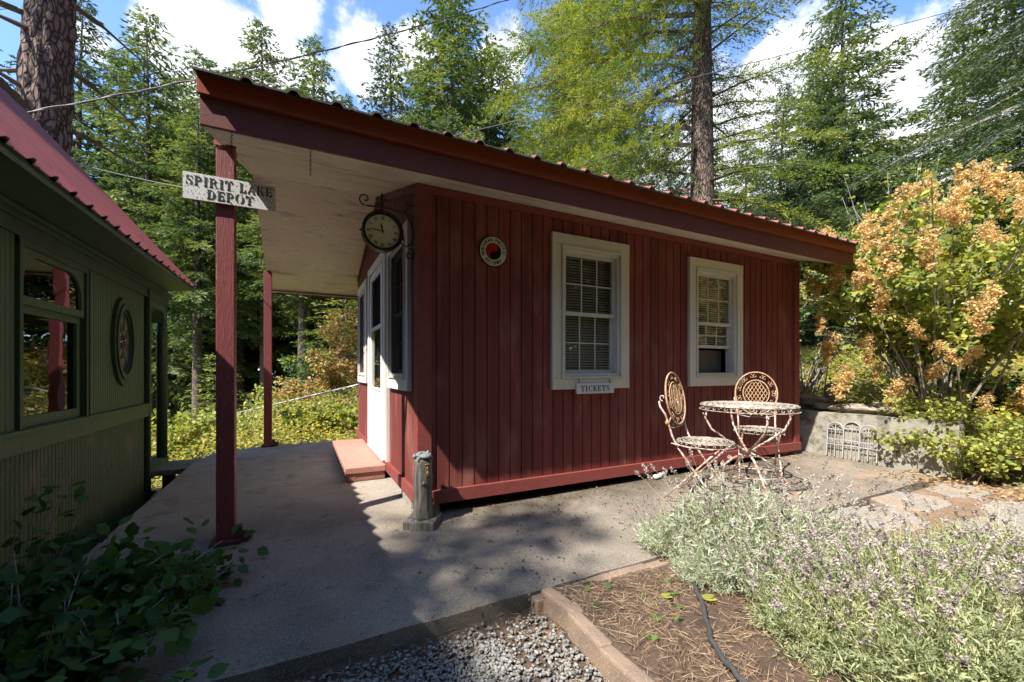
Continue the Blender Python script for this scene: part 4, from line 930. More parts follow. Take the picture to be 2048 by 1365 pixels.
# oval stained glass
ov = MB(); oc = (1.90, 1.305); ra, rb = .235, .385
def oval(r1, r2, n=40): return [(oc[0]+ra*r1*cos(2*pi*k/n), oc[1]+rb*r1*sin(2*pi*k/n)) for k in range(n)]
def oring(m, s0, s1, d0, d1, n=48):
    vs = []; fs = []
    for k in range(n):
        a = 2*pi*k/n
        for s, d in ((s0, d0), (s1, d0), (s1, d1), (s0, d1)): vs.append(T(oc[0]+ra*s*cos(a), d, oc[1]+rb*s*sin(a)))
    for k in range(n):
        q = ((k+1) % n)*4; p = k*4
        for j in range(4): fs.append((p+j, p+(j+1) % 4, q+(j+1) % 4, q+j))
    m.add(vs, fs)
oring(ov, .86, 1.02, -.028, .005); oring(ov, .76, .88, -.040, .005); oring(ov, .70, .76, -.018, .004)
ow_ = ov.build('oval_window', MT['dgreen'], car)
m = MB(); m.prism([(oc[0]+ra*.72*cos(2*pi*k/40), oc[1]+rb*.72*sin(2*pi*k/40)) for k in range(40)], -.006, -.003, lambda u, v, d: T(u, d, v)); m.build('glass', MT['clearp'], ow_)
m = MB()
for k in range(8):
    a = pi/2+k*pi/4; m.prism([(oc[0]+ra*.68*(.3*cos(a+t)+.0)+ra*.35*cos(a), oc[1]+rb*.5*(.35*sin(a+t))+rb*.38*sin(a)) for t in np.linspace(0, 2*pi, 9)[:-1]], -.0085, -.0065, lambda u, v, d: T(u, d, v), k % 2)
m.build('stained_petals', [MT['amber'], MT['lime']], ow_)
m = MB()
for k in range(8):
    a = pi/8+k*pi/4; m.tube([T(oc[0]+ra*.1*cos(a), -.009, oc[1]+rb*.1*sin(a)), T(oc[0]+ra*.45*cos(a+.3), -.009, oc[1]+rb*.45*sin(a+.3)), T(oc[0]+ra*.71*cos(a), -.009, oc[1]+rb*.71*sin(a))], .004, 4)
for k in range(9): a = k*.7; m.tube([T(oc[0]+ra*.16*cos(a), -.008, oc[1]+rb*.12*sin(a)), T(oc[0]+ra*.16*cos(a), -.016, oc[1]+rb*.12*sin(a))], .010, 6)
m.build('leading', MT['lead'], ow_)
pk = MB(); pk.box(-2.19, -1.845, 2.66, 3.32, -.075, -.035); pk.box(-2.19, -1.845, 2.66, 2.98, -.0345, -.018); 
tag(pk.build('gangplank', MT['stump'], bevel=.004), 'worn plank walkway bridging patio and carriage doorway', 'plank')
m = MB(); m.box(-2.15, -2.05, 2.9, 3.0, -1.0, -.08); tag(m.build('plank_support', MT['stump']), 'dark wooden prop under the plank walkway', 'post')

# ---------------------------------------------------------------- chain link fence on the slope
cf = thing('chain_link_fence', 'galvanised chain link fence with top rail running down the slope behind the depot', 'fence', (0, 0, 0))
FP = [Vector((2.3, 6.65, 1.23)), Vector((.41, 7.06, .73)), Vector((-2.34, 7.89, .04)), Vector((-3.06, 7.14, -.18)), Vector((-4.3, 5.9, -.5))]
m = MB(); m.tube(FP, .022, 8); m.build('top_rail', MT['galv'], cf, smooth=True)
for i, p in enumerate([FP[0], FP[2], FP[2]+Vector((.12, -.04, 0)), FP[4]]):
    m = MB(); g = float(Hn(p.x, p.y)); m.tube([(p.x, p.y, g-.2), (p.x, p.y, p.z+.04)], .024, 8); m.build('fence_post', MT['galv'], cf, smooth=True)
for A, B in zip(FP, FP[1:]):
    m = MB(); L = (B-A).length; dd = (B-A)/L; hgt = 1.15
    n = int(L/.07)
    for k in range(-int(hgt/.07), n+1):
        for s in (1, -1):
            a0 = k*.07; pts = []
            for f in (0, 1):
                u = a0+f*hgt; z = -f*hgt if s == 1 else -(1-f)*hgt
                pts.append((u, z))
            (u0, z0), (u1, z1) = pts
            if u1 < 0 or u0 > L: continue
            def at_(t): return (u0+(u1-u0)*t, z0+(z1-z0)*t)
            t0 = max(0, -u0/(u1-u0)); t1 = min(1, (L-u0)/(u1-u0))
            if t1-t0 < .02: continue
            p, q = at_(t0), at_(t1); m.tube([A+dd*p[0]+Vector((0, 0, p[1])), A+dd*q[0]+Vector((0, 0, q[1]))], .0018, 3)
    m.build('wire_mesh', MT['galv'], cf, fix=False)

# ---------------------------------------------------------------- overhead cables
CAB = [(-4.38, 3.55, 3.43), (5.43, 5.08, 10.69), (-.14, 3.42, 4.09), (12.09, -.53, 8.48), (-4.0, 5.37, 4.15)]
def cable(a, b, sag, r, lab, twist=False, n=40):
    a, b = Vector(a), Vector(b); pts = [a.lerp(b, f)-Vector((0, 0, 4*sag*f*(1-f))) for f in np.linspace(0, 1, n)]
    m = MB(); m.tube(pts, r, 6)
    if twist:
        d = (b-a).normalized(); u = d.cross(Vector((0, 0, 1))).normalized(); w = d.cross(u); P2 = []
        L = (b-a).length; nn = int(L*14)
        for k in range(nn+1):
            f = k/nn; c = a.lerp(b, f)-Vector((0, 0, 4*sag*f*(1-f))); t = f*L*9; P2.append(c+(u*cos(t)+w*sin(t))*r*1.5)
        m.tube(P2, r*.9, 5)
    tag(m.build('overhead_cable', MT['cable'], smooth=True), lab, 'cable', 'overhead service cables')
cable(CAB[0], CAB[1], .28, .0075, 'thick twisted cable crossing the sky from the carriage roof to the upper middle', True)
cable(CAB[2], CAB[3], .06, .006, 'thin cable rising from the depot roof towards the upper right')
cable(CAB[4], (-1.17, 2.1, 2.84), 0.05, .006, 'pale cable running behind the station sign to the depot porch')

# ---------------------------------------------------------------- conifers
def conifer(seed, H, zc, R, nb, ls, lw, dens, mats, droop=.35, up=.25, bare=.0, tw=.30, trunk_r=.16, name='fir', twn=8., fuzz=.03, prof=.85, asym=None, avoid=None, ss0=.12):
    g = np.random.default_rng(seed); mb = MB()
    lean = g.normal(size=2)*.01*H
    tp = [(lean[0]*f*f, lean[1]*f*f, H*f-.3) for f in np.linspace(0, 1, 10)]
    mb.tube(tp, [trunk_r*(1-f)**.8+.012 for f in np.linspace(0, 1, 10)], 9)
    tv = (mb.v, mb.f); tr = MB(); tr.v, tr.f, tr.m = mb.v, mb.f, mb.m
    wood = MB(); C_, A_, L_, T_ = [], [], [], []
    for i in range(nb):
        t = (i+g.uniform(0, 1))/nb; z = zc+(H-zc)*t**.92; az = i*2.4+g.uniform(-.5, .5)
        if avoid and t < .34 and abs((az-avoid[0]+pi) % (2*pi)-pi) < avoid[1]: continue
        if t < bare and g.random() < .5:
            L = R*g.uniform(.3, .7); d = np.array([cos(az), sin(az), g.uniform(-.3, .2)])
            wood.tube([(0, 0, z), tuple(d*L*.5+[0, 0, z]), tuple(d*L+[0, 0, z-.15*L])], [.02, .012, .004], 3)
            continue
        shape = (1-t)**prof*(1 if t > .18 else .55+.45*t/.18)
        L = R*shape*g.uniform(.6, 1.15)+.12
        if asym: L *= 1+asym[1]*cos(az-asym[0])
        a0 = up*(.2+t*1.6)-.1+g.uniform(-.22, .22); b0 = droop*(1.1-t)*g.uniform(.6, 1.3)
        rd = np.array([cos(az), sin(az), 0]); tg = np.array([-sin(az), cos(az), 0])
        def P(s): return rd*s*L*.98+np.array([lean[0]*(z/H)**2, lean[1]*(z/H)**2, z])+np.array([0, 0, 1])*(a0*s*L-b0*s*s*L)+tg*(.08*L*sin(s*3+i))*s
        wood.tube([tuple(P(s)) for s in (0, .35, .7, 1)], [.012+.010*L, .008+.006*L, .006, .003], 3)
        n = max(4, int(L*twn)); ss = np.linspace(ss0, 1, n)+g.uniform(-.02, .02, n); btint = g.uniform(0, .55)
        for j, s in enumerate(ss):
            s = min(1, max(.05, s)); p = P(s)
            for sd in (1, -1):
                l = tw*L*(1.05-s*.85)*g.uniform(.6, 1.25)+.10
                d = rd*g.uniform(.5, .9)+tg*sd*g.uniform(.5, 1)+np.array([0, 0, g.uniform(-.6, .3)-b0*s*.6]); d = d/np.linalg.norm(d)
                k = max(2, int(l*dens)); f = g.uniform(.0, 1, k)
                c = p+d*(f*l)[:, None]+g.normal(size=(k, 3))*fuzz-np.array([0, 0, 1])*(f*f*l*.22)[:, None]
                a = unit(d+g.normal(size=(k, 3))*.30+np.array([0, 0, -.10])); C_.append(c); A_.append(a); L_.append(ls*g.uniform(.6, 1.2, k)); T_.append(np.clip(btint+g.uniform(0, .3, k)+.25*f, 0, 1))
    C = np.concatenate(C_); A = np.concatenate(A_); L = np.concatenate(L_); Tn = np.concatenate(T_)
    V = rhomb(C, A, L, L*lw/ls, up=np.array([0, 0, 1.]), wob=.9)
    me = np_mesh(name+'_crown', V, 4, Tn, [mats[0]])
    wv = np.array(wood.v); wm = bpy.data.meshes.new(name+'_limbs'); wm.from_pydata(wood.v, [], wood.f); wm.materials.append(mats[1])
    tm = bpy.data.meshes.new(name+'_trunk'); tm.from_pydata(tr.v, [], tr.f); tm.materials.append(mats[2]); tm.polygons.foreach_set('use_smooth', [True]*len(tm.polygons))
    return me, wm, tm
def plant_tree(meshes, name, loc, s, rz, label, group='conifers around the depot', cat='tree'):
    t = thing(name, label, cat, loc, rz, group); t.scale = (s[0], s[0], s[1])
    for nm, me in zip(('crown', 'limbs', 'trunk'), meshes): link(bpy.data.objects.new(nm, me), t)
    return t
mF = (LM['fir'], MT['twig'], MT['bark'])
V1 = conifer(1, 17, 1.0, 3.6, 150, .17, .050, 50, mF, twn=6, fuzz=.014, prof=.66)
V2 = conifer(2, 18, 1.8, 3.5, 145, .17, .050, 50, mF, droop=.55, bare=.1, twn=6, fuzz=.014, prof=.58)
V3 = conifer(3, 16, .5, 3.3, 150, .17, .048, 46, (LM['firb'], MT['twig'], MT['bark']), droop=.3, twn=6, prof=.75, fuzz=.014)
V4 = conifer(4, 19, 6.0, 3.3, 115, .17, .050, 46, mF, fuzz=.014, droop=.4, bare=.2, twn=8, trunk_r=.2, prof=.7)   # tall, bare trunk
def pxy(u, w): 
    F = Vector((sin(YAW), cos(YAW), 0)); R = Vector((cos(YAW), -sin(YAW), 0)); q = CAM+(F+R*(u-1024)/831.3)*w; return q.x, q.y
trees = [  # bearing column, distance, mesh, top row, width scale, label
 (150, 19, V3, 30, .75, 'slim dark spruce just right of the big pine trunk at upper left'),
 (300, 18, V1, 40, .95, 'tall full fir left of the station sign, the highest crown on the left'),
 (405, 21, V2, 118, .95, 'fir rising directly behind the left corner of the depot roof'),
 (625, 23, V1, 92, .85, 'fir standing over the left part of the depot roof, alone against cloud'),
 (785, 21, V3, 88, .8, 'small pointed fir between two bigger firs above the porch roof'),
 (905, 18, V1, -60, 1.05, 'very tall fir left of the bright spreading fir, leaving the top of the view'),
 (845, 25, V2, 120, .8, 'fir half hidden behind the very tall fir over the middle roof'),
 (985, 20, V2, 110, 1.1, 'fir showing beneath the bright spreading branches behind the roof'),
 (1140, 26, V3, 60, .9, 'dark fir behind the bright spreading fir over the roof middle'),
 (1555, 24, V3, 190, .62, 'small thin-topped fir right of the big trunk against the cloud'),
 (1690, 22, V1, -60, .62, 'tall narrow fir against the cloud on the right, reaching the top edge'),
 (1630, 26, V4, 100, .7, 'bare-stemmed fir left of the tall narrow fir on the right'),
 (1750, 27, V2, 235, .75, 'lower fir right of the tall narrow fir'),
 (1830, 24, V3, 330, .8, 'fir behind the tall plumed shrub on the right'),
 (1490, 30, V2, 300, .9, 'distant fir seen just right of the big trunk'),
 (1620, 17, V3, 400, .8, 'dark low fir above the right end of the roof'),
 (1930, 20, V1, 40, 1.0, 'dark fir filling the far right behind the hanging boughs'),
 (2060, 15, V1, -200, 1.0, 'large dark fir at the right edge of the view'),
 (395, 15.0, V4, 205, .75, 'bare-trunked fir standing left of the near porch post'),
 (530, 17.5, V4, 60, .8, 'bare-trunked fir seen between the two porch posts'),
 (480, 21, V4, 150, .8, 'bare-trunked fir hidden partly by the near porch post'),
 (605, 14.5, V4, 210, .7, 'thick-stemmed fir seen under the porch roof'),
 (635, 19, V4, 220, .7, 'slender fir stem just right of the thick stem under the porch roof'),
 (350, 24, V2, 160, .9, 'fir between the bare trunk and the carriage eave'),
 (240, 27, V2, 120, .9, 'fir far behind the carriage roof'),
 (60, 22, V3, 120, .8, 'dark fir left of the big pine trunk'),
 (-120, 17, V1, -60, .9, 'fir beyond the left edge behind the carriage'),
 (560, 27, V2, 190, 1.0, 'shaded fir deep in the wood behind the porch'),
 (440, 29, V1, 230, 1.0, 'shaded fir deep in the wood left of the porch posts'),
 (690, 29, V1, 200, 1.0, 'shaded fir deep in the wood above the porch'),
]
fill = [(330, 33), (400, 38), (470, 36), (530, 41), (590, 35), (660, 38), (720, 33), (280, 36), (200, 33), (780, 36), (860, 33), (940, 30), (1040, 32), (1240, 30), (1330, 34), (1420, 34), (1580, 36), (1660, 33), (1720, 38), (1790, 33), (1860, 36), (1940, 30), (2030, 28), (100, 30), (0, 28), (510, 30), (620, 31), (360, 28), (430, 25)]
for i, (u, w) in enumerate(fill):
    trees.append((u, w, (V1, V2, V3, V2)[i % 4], 270+(i*53) % 110, .95, None))
fl_lab = ['far fir low behind the fence rail, directly left of the bare trunk', 'far fir directly behind the bare trunk left of the near post', 'far fir whose crown shows above the sign', 'far fir between near and far porch posts', 'far fir behind the thick stem under the porch', 'far fir above the young bright fir', 'far fir at the porch wall edge under the eave', 'far fir over the carriage eave tip', 'far fir over the middle of the carriage roof', 'far fir in the gap over the small pointed fir', 'far fir below the very tall fir over the roof', 'far fir left of the bright fir boughs', 'far fir seen through the left boughs of the bright fir', 'far fir seen through the right half of the bright fir', 'far fir behind the stout trunk of the bright fir', 'far fir immediately right of the stout bright fir trunk', 'far fir right of the small thin-topped fir', 'far fir left of the depot roof end', 'far fir above the depot roof end', 'far fir over the left edge of the plumed shrub', 'far fir over the middle of the plumed shrub', 'far fir behind the hanging boughs at the upper right', 'far fir at the extreme right edge', 'far fir showing left of the big pine trunk', 'far fir at the extreme left edge', 'far fir just right of the near post', 'far fir right of the far post beneath the eave', 'far fir between carriage corner and bare trunk', 'far fir left of the near porch post under the sign']
for i, (u, w, V, top, ws, lab) in enumerate(trees):
    x, y = pxy(u, w); z = float(Hn(x, y)); Ht = {id(V1): 17, id(V2): 18, id(V3): 16, id(V4): 19}[id(V)]
    want = 1.049+(741.7-top)/831.3*w-z; sz = want/(Ht-.3)
    if lab is None: lab = fl_lab[i-(len(trees)-len(fill))]
    nm = 'spruce_tree' if V is V3 else 'fir_tree'
    plant_tree(V, nm, (x, y, z), (max(ws, sz*.9)*1.22, sz), i*1.3, lab, group='firs of the wood behind' if i >= len(trees)-len(fill) else 'conifers around the depot')
# big bright fir behind the roof
VB = conifer(8, 15.5, 2.2, 3.5, 185, .062, .017, 115, (LM['larch'], MT['twig'], MT['bark']), droop=.32, up=.1, bare=.12, tw=.30, trunk_r=.31, name='bright_fir', twn=9, fuzz=.025, prof=.45, asym=(radians(165), .55), avoid=(radians(235), .55), ss0=.16)
plant_tree(VB, 'bright_fir', (6.98, 3.17, .5), (1, 1), 0, 'big spreading fir with bright yellow-green boughs and stout trunk behind the roof', 'near conifers')
VB2 = conifer(18, 15.5, 1.6, 4.4, 175, .08, .022, 84, (LM['larch'], MT['twig'], MT['bark']), droop=.42, up=.12, bare=.05, tw=.30, trunk_r=.26, name='bushy_fir', twn=7, fuzz=.025, prof=.5)
xb, yb = pxy(1175, 13.0)
plant_tree(VB2, 'bright_fir', (xb, yb, .5), (.95, 1.02), -.25, 'second bright green fir left of the stout trunk, its own stem hidden by boughs', 'near conifers')
VY = conifer(9, 5.0, .2, 1.5, 60, .11, .03, 26, (LM['larch'], MT['twig'], MT['bark']), droop=.35, up=.2, tw=.34, trunk_r=.06, name='young_fir', twn=9)
plant_tree(VY, 'young_fir', (.45, 10.3, float(Hn(.45, 10.3))), (1.25, .72), 0, 'young bright green fir under the porch eave near the orange shrub', 'near conifers')
plant_tree(VY, 'young_fir', (-2.9, 11.5, float(Hn(-2.9, 11.5))), (1.1, .7), 1, 'young fir at the foot of the bare trunks left of the porch post', 'near conifers')
VR = conifer(12, 15, 2.6, 4.2, 125, .065, .018, 66, (LM['firb'], MT['greytwig'], MT['bark']), droop=.42, up=.0, bare=.30, tw=.30, trunk_r=.25, name='hanging_fir', twn=10, fuzz=.03, prof=.4)
plant_tree(VR, 'hanging_fir', (12.9, -1.2, .8), (1.1, 1), .6, 'dark fir with drooping boughs and grey dead twigs hanging in from the right edge', 'near conifers')
# firs behind and beside the viewer: unseen, they shade the foreground and show in the panes; near row added to block sky
for i, (x, y, V, s_, lab) in enumerate([(-9.3, -4.30, V1, .80, 'fir standing beyond the carriage behind the viewer, shading the front of the patio'), (-5.5, -10.5, V3, .9, 'unseen dark fir added to block sky, behind the viewer beyond the carriage'), (-2.2, -9.6, V1, .85, 'unseen fir added to block sky directly behind the viewer'), (1.6, -11.5, V2, .9, 'unseen fir added to block sky behind the viewer to the right'), (5.6, -11.2, V1, .85, 'nearest unseen fir opposite the bistro table, added to block sky'), (10.2, -10, V3, .95, 'nearest unseen dark fir opposite the retaining wall, added to block sky'), (3, -15, V1, .8, 'fir behind the viewer facing the front wall'), (6.5, -14, V3, .85, 'bushy fir behind the viewer opposite the bistro table'),
        (9.5, -15, V1, .9, 'tall fir behind the viewer opposite the retaining wall'), (12.5, -12, V2, .85, 'fir behind the viewer to the far right'), (0, -18, V3, .9, 'dark fir farthest behind the viewer'), (15.5, -9, V1, .9, 'tall fir beyond the right side of the garden'), (5, -20, V2, 1, 'tall fir in the back row behind the viewer'), (11, -19, V3, 1, 'dark fir in the back row behind the viewer'), (16, -15, V1, 1, 'tall fir in the right back row behind the viewer'),
        (19, -5, V2, .9, 'fir beyond the right bank'), (-3.5, -20, V1, .8, 'fir at the left end of the back row behind the viewer')]):
    plant_tree(V, 'fir_tree', (x, y, -.2), (s_*(1.45 if i else .95), s_), i*1.9, lab, group='firs behind the viewer')
# big pine at the left with bare mossy branches
pn = thing('pine_tree', 'huge rough-barked pine trunk with bare mossy branch stubs rising behind the carriage roof', 'tree', (-3.99, 4.60, -1.1), 0, 'near conifers')
m = MB()
ff = np.linspace(0, 1, 420); m.tube([(.6*f, 0, 14*f) for f in ff], [.29*(1-f)**.6+.03 for f in ff], 64)
gg = np.random.default_rng(4)
for i_, v_ in enumerate(m.v[:-0 or None]):
    a_ = math.atan2(v_[1], v_[0]-.6*v_[2]/14); z_ = v_[2]
    k_ = .012*sin(a_*11+sin(z_*3.1)*2.4+sin(z_*9)*.7)+.008*sin(z_*13+3*sin(a_*5))+.006*sin(a_*23+z_*7)
    rr_ = sqrt((v_[0]-.6*z_/14)**2+v_[1]**2); f_ = 1+k_/max(rr_, .05); m.v[i_] = (.6*z_/14+(v_[0]-.6*z_/14)*f_, v_[1]*f_, z_)
m.build('trunk', MT['pinebark'], pn, smooth=True)
random.seed(31); m = MB(); ms = MB()
for i in range(46):
    z = 2.9+i*.21; a = random.uniform(1.6, 5.2) if i % 4 else random.uniform(.6, 1.6); L = random.uniform(.5, 1.7) if z < 8.5 else random.uniform(1.2, 2.6); dz = random.uniform(-.1, .35)
    d = Vector((cos(a), sin(a), dz)); b = Vector((.6*z/14, 0, z)); P_ = [b+d*.2, b+d*L*.5+Vector((0, 0, -.05*L)), b+d*L+Vector((0, 0, -.16*L+random.uniform(-.1, .1)))]
    m.tube(P_, [.035, .02, .008], 6)
    for k in range(3):
        q = P_[1].lerp(P_[2], random.random()); e = Vector((random.uniform(-1, 1), random.uniform(-1, 1), random.uniform(-.8, .5)))*.3; m.tube([q, q+e*.5, q+e+Vector((0, 0, -.05))], [.008, .006, .003], 4)
    if i % 2 == 0: ms.tube([p+Vector((0, 0, .012)) for p in [P_[0].lerp(P_[1], .2), P_[0].lerp(P_[1], .6), P_[0].lerp(P_[1], .95)]], [.03, .038, .02], 6)
m.build('dead_branches', MT['twig'], pn); ms.build('branch_moss', MT['moss'], pn)
VP = conifer(15, 18.5, 11.0, 4.4, 90, .17, .05, 26, mF, droop=.3, twn=7, prof=.35)  # unseen top of the pine, added dense to block sky light
pc = link(bpy.data.objects.new('crown', VP[0]), pn); pl_ = link(bpy.data.objects.new('limbs', VP[1]), pn)

# ---------------------------------------------------------------- broad-leaved shrubs
def leaf6(c, a, L, w, nrm, K=6):
    # pointed oval leaf of 6 vertices, slightly folded
    b = unit(np.cross(a, nrm)); n2 = unit(np.cross(b, a)); L = np.asarray(L).reshape(-1, 1); w = np.asarray(w).reshape(-1, 1)
    return np.stack([c, c+a*L*.28+b*w*.46+n2*w*.06, c+a*L*.62+b*w*.44+n2*w*.05, c+a*L+n2*w*-.12, c+a*L*.62-b*w*.44+n2*w*.05, c+a*L*.28-b*w*.46+n2*w*.06], 1).reshape(-1, 3)
def shrub(name, label, base, stems, spread, height, nl, ls, lw, m, wm, seed, leaf_lo=.25, upn=.6, cat='shrub', arch=.5, group=None, bias=(0, 0), twigs=3, tcl=.35, dirs=None, thick=.012):
    g = np.random.default_rng(seed); t = thing(name, label, cat, base, 0, group); wood = MB(); seg = []
    for i in range(stems):
        az = g.uniform(0, 2*pi) if dirs is None else g.uniform(*dirs); r = spread*g.uniform(.3, 1)
        top = np.array([cos(az)*r+bias[0], sin(az)*r+bias[1], height*g.uniform(.6, 1)*(1-arch*.4*(r/spread)**2)])
        b = np.array([g.normal()*.08, g.normal()*.08, -.05])
        pts = [b+(top-b)*f+np.array([0, 0, 1])*arch*r*.5*sin(f*pi)*1.0 for f in np.linspace(0, 1, 7)]
        wood.tube([tuple(p) for p in pts], [thick*(1-.8*f)+.001 for f in np.linspace(0, 1, 7)], 4)
        seg.append((pts, r)); 
        for k in range(twigs):
            j = g.integers(2, 6); p = pts[j]; d = g.normal(size=3); d[2] = abs(d[2])*.5; d = d/np.linalg.norm(d)*g.uniform(.15, .45)*height*.35
            p2 = [p, p+d*.5+[0, 0, .03], p+d-[0, 0, .04]]; wood.tube([tuple(q) for q in p2], [thick*.4, thick*.3, .001], 3); seg.append((p2, r))
    wood.build('stems', wm, t, fix=False)
    per = max(1, nl//len(seg)); C_, A_, Nn, T_ = [], [], [], []
    for pts, r in seg:
        P = np.array(pts); k = len(P); f = (leaf_lo if k > 3 else .1)+(1-(leaf_lo if k > 3 else .1))*g.random(per)
        q = f*(k-1); i0 = np.minimum(q.astype(int), k-2); fr_ = (q-i0)[:, None]; c = P[i0]*(1-fr_)+P[i0+1]*fr_; dirn = unit(P[i0+1]-P[i0])
        a = unit(g.normal(size=(per, 3))*.9+dirn*.5+np.array([0, 0, -.15])); c = c+a*.02+g.normal(size=(per, 3))*ls*.5
        C_.append(c); A_.append(a); Nn.append(unit(g.normal(size=(per, 3))*.6+np.array([0, 0, upn*1.6]))); T_.append(np.clip(g.normal(g.uniform(.25, .75), .2, per), 0, 1))
    C = np.concatenate(C_); L = ls*g.uniform(.55, 1.15, len(C)); A = np.concatenate(A_)
    V = leaf6(C, A, L, L*lw/ls, np.concatenate(Nn)); me = np_mesh('leaves', V, 6, np.concatenate(T_), [m]); link(bpy.data.objects.new('leaves', me), t)
    return t, seg
# dark shrub in the lower left, two plants
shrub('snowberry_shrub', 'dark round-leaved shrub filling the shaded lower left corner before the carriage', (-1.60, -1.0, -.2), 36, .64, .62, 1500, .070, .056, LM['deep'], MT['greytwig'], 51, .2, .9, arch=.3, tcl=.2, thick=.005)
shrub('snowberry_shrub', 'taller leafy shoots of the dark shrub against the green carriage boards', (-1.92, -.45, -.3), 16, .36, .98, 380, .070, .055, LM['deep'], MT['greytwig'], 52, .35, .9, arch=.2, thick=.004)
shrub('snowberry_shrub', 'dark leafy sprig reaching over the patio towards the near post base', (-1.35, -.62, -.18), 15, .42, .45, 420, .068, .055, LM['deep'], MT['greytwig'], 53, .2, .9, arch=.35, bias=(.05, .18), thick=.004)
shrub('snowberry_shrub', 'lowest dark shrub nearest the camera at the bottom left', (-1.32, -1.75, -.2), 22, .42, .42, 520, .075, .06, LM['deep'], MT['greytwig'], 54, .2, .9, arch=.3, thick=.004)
# ocean spray with tan plumes
ob, seg = shrub('plumed_shrub', 'big yellow-green shrub covered in drooping tan flower plumes right of the depot', (5.85, -.95, .45), 70, 1.95, 2.95, 19000, .072, .056, LM['yg'], MT['greytwig'], 61, .10, .5, arch=.55, twigs=5, bias=(.25, -.15))
g = np.random.default_rng(5)
def plume_mesh(seed):
    g = np.random.default_rng(seed); C_, A_ = [], []
    for b in range(16):
        f = b/15; az = g.uniform(0, 6.28); l = .085*(1-f*.7); st = np.array([0.02*sin(b), 0.02*cos(b), -.24*f]); d = np.array([cos(az), sin(az), -.9]); d = d/np.linalg.norm(d)
        k = 34; s = g.random(k); C_.append(st+d*(s*l)[:, None]+g.normal(size=(k, 3))*.011); A_.append(unit(g.normal(size=(k, 3))))
    C = np.concatenate(C_); return np_mesh('flower_cluster', rhomb(C, np.concatenate(A_), np.full(len(C), .019), np.full(len(C), .014)), 4, g.uniform(0, 1, len(C)), [LM['plume']])
PM = [plume_mesh(i) for i in (1, 2, 3, 4)]
def add_plumes(bush, seg, n, front, s0=1.0, md=.12, surf=None):
    cand = []
    for pts, r in seg:
        cand.append(np.array(pts[-1])); 
        if len(pts) > 3: cand += [np.array(pts[-2]), np.array(pts[-3])+g.normal(size=3)*.1, np.array(pts[-2])+g.normal(size=3)*.12]
    B = np.array(bush.location); F2 = np.array([sin(YAW), cos(YAW), 0])
    cand.sort(key=lambda c: (c@F2)+g.normal()*front+ (0 if c[2] > .4 else 3))
    if surf is not None:
        cen, rad = np.array(surf[0]), np.array(surf[1]); d_ = unit(g.normal(size=(4000, 3))); d_ = d_[(d_@(-F2) > -.15)]
        cand = [p_ for p_ in cen+d_*rad*g.uniform(.88, 1.06, (len(d_), 1)) if p_[2] > .35]
    cc = []
    for c in cand:
        if len(cc) < n and all(np.linalg.norm(c-q) > md for q in cc): cc.append(c)
    for i, c in enumerate(cc):
        o = bpy.data.objects.new('flower_cluster', PM[i % 4]); link(o, bush); o.location = c; o.rotation_euler = (g.normal()*.35, g.normal()*.35, g.uniform(0, 6)); k = g.uniform(.7, 1.35)*s0; o.scale = (k, k, k)
add_plumes(ob, seg, 99, .8, 1.25, .24, ((.30, -.2, 1.62), (1.85, 1.85, 1.25)))
ob2, seg2 = shrub('plumed_shrub', 'taller thinner plumed shrub rising behind the big one against the cloud', (8.2, .3, .7), 26, 1.5, 4.0, 3000, .075, .06, LM['yg'], MT['greytwig'], 62, .4, .5, arch=.35, twigs=4)
add_plumes(ob2, seg2, 34, .8, 1.15)
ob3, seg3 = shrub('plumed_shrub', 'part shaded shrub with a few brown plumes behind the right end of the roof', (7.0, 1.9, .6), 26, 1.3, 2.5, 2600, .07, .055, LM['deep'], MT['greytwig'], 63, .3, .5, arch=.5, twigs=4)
add_plumes(ob3, seg3, 16, .6)
t, s_ = shrub('bare_shrub', 'tangle of grey leafless twigs between the depot end and the plumed shrub', (6.3, .75, .6), 44, 1.1, 1.15, 500, .05, .04, LM['yg'], MT['greytwig'], 64, .7, .5, arch=.9, twigs=9, thick=.009)
shrub('bank_shrub', 'low bright green leafy vine spilling over the patio at the foot of the retaining wall', (5.15, -1.45, .12), 24, .62, .34, 900, .045, .038, LM['yg'], MT['twig'], 65, .15, 1, arch=.5, bias=(-.15, .05), thick=.003)
shrub('bank_shrub', 'bright leafy sprig hanging in front of the folded edging panels', (5.0, -.95, .15), 12, .34, .28, 260, .040, .034, LM['yg'], MT['twig'], 66, .3, 1, arch=.6, bias=(-.10, .10), thick=.003)
shrub('bank_shrub', 'leafy branches hanging over the right half of the retaining wall', (5.22, -1.05, .5), 26, .5, .32, 1100, .045, .038, LM['yg'], MT['twig'], 69, .15, 1, arch=-.3, bias=(-.12, 0), thick=.003)
shrub('bank_shrub', 'leafy shrub burying the far right end of the retaining wall', (5.0, -1.45, -.02), 34, .55, .62, 1700, .048, .04, LM['yg'], MT['twig'], 70, .08, 1, arch=.3, bias=(.05, 0), thick=.003)
shrub('bank_shrub', 'leafy green shrub on the bank at the right edge of the view', (5.6, -1.75, .15), 30, .75, .55, 1500, .05, .042, LM['yg'], MT['twig'], 67, .15, .9, arch=.4, thick=.004)
shrub('bank_shrub', 'dark green shrub on the bank below the plumes', (6.3, -1.2, .5), 30, .8, .6, 1500, .05, .042, LM['deep'], MT['twig'], 68, .15, .9, arch=.4, thick=.004)
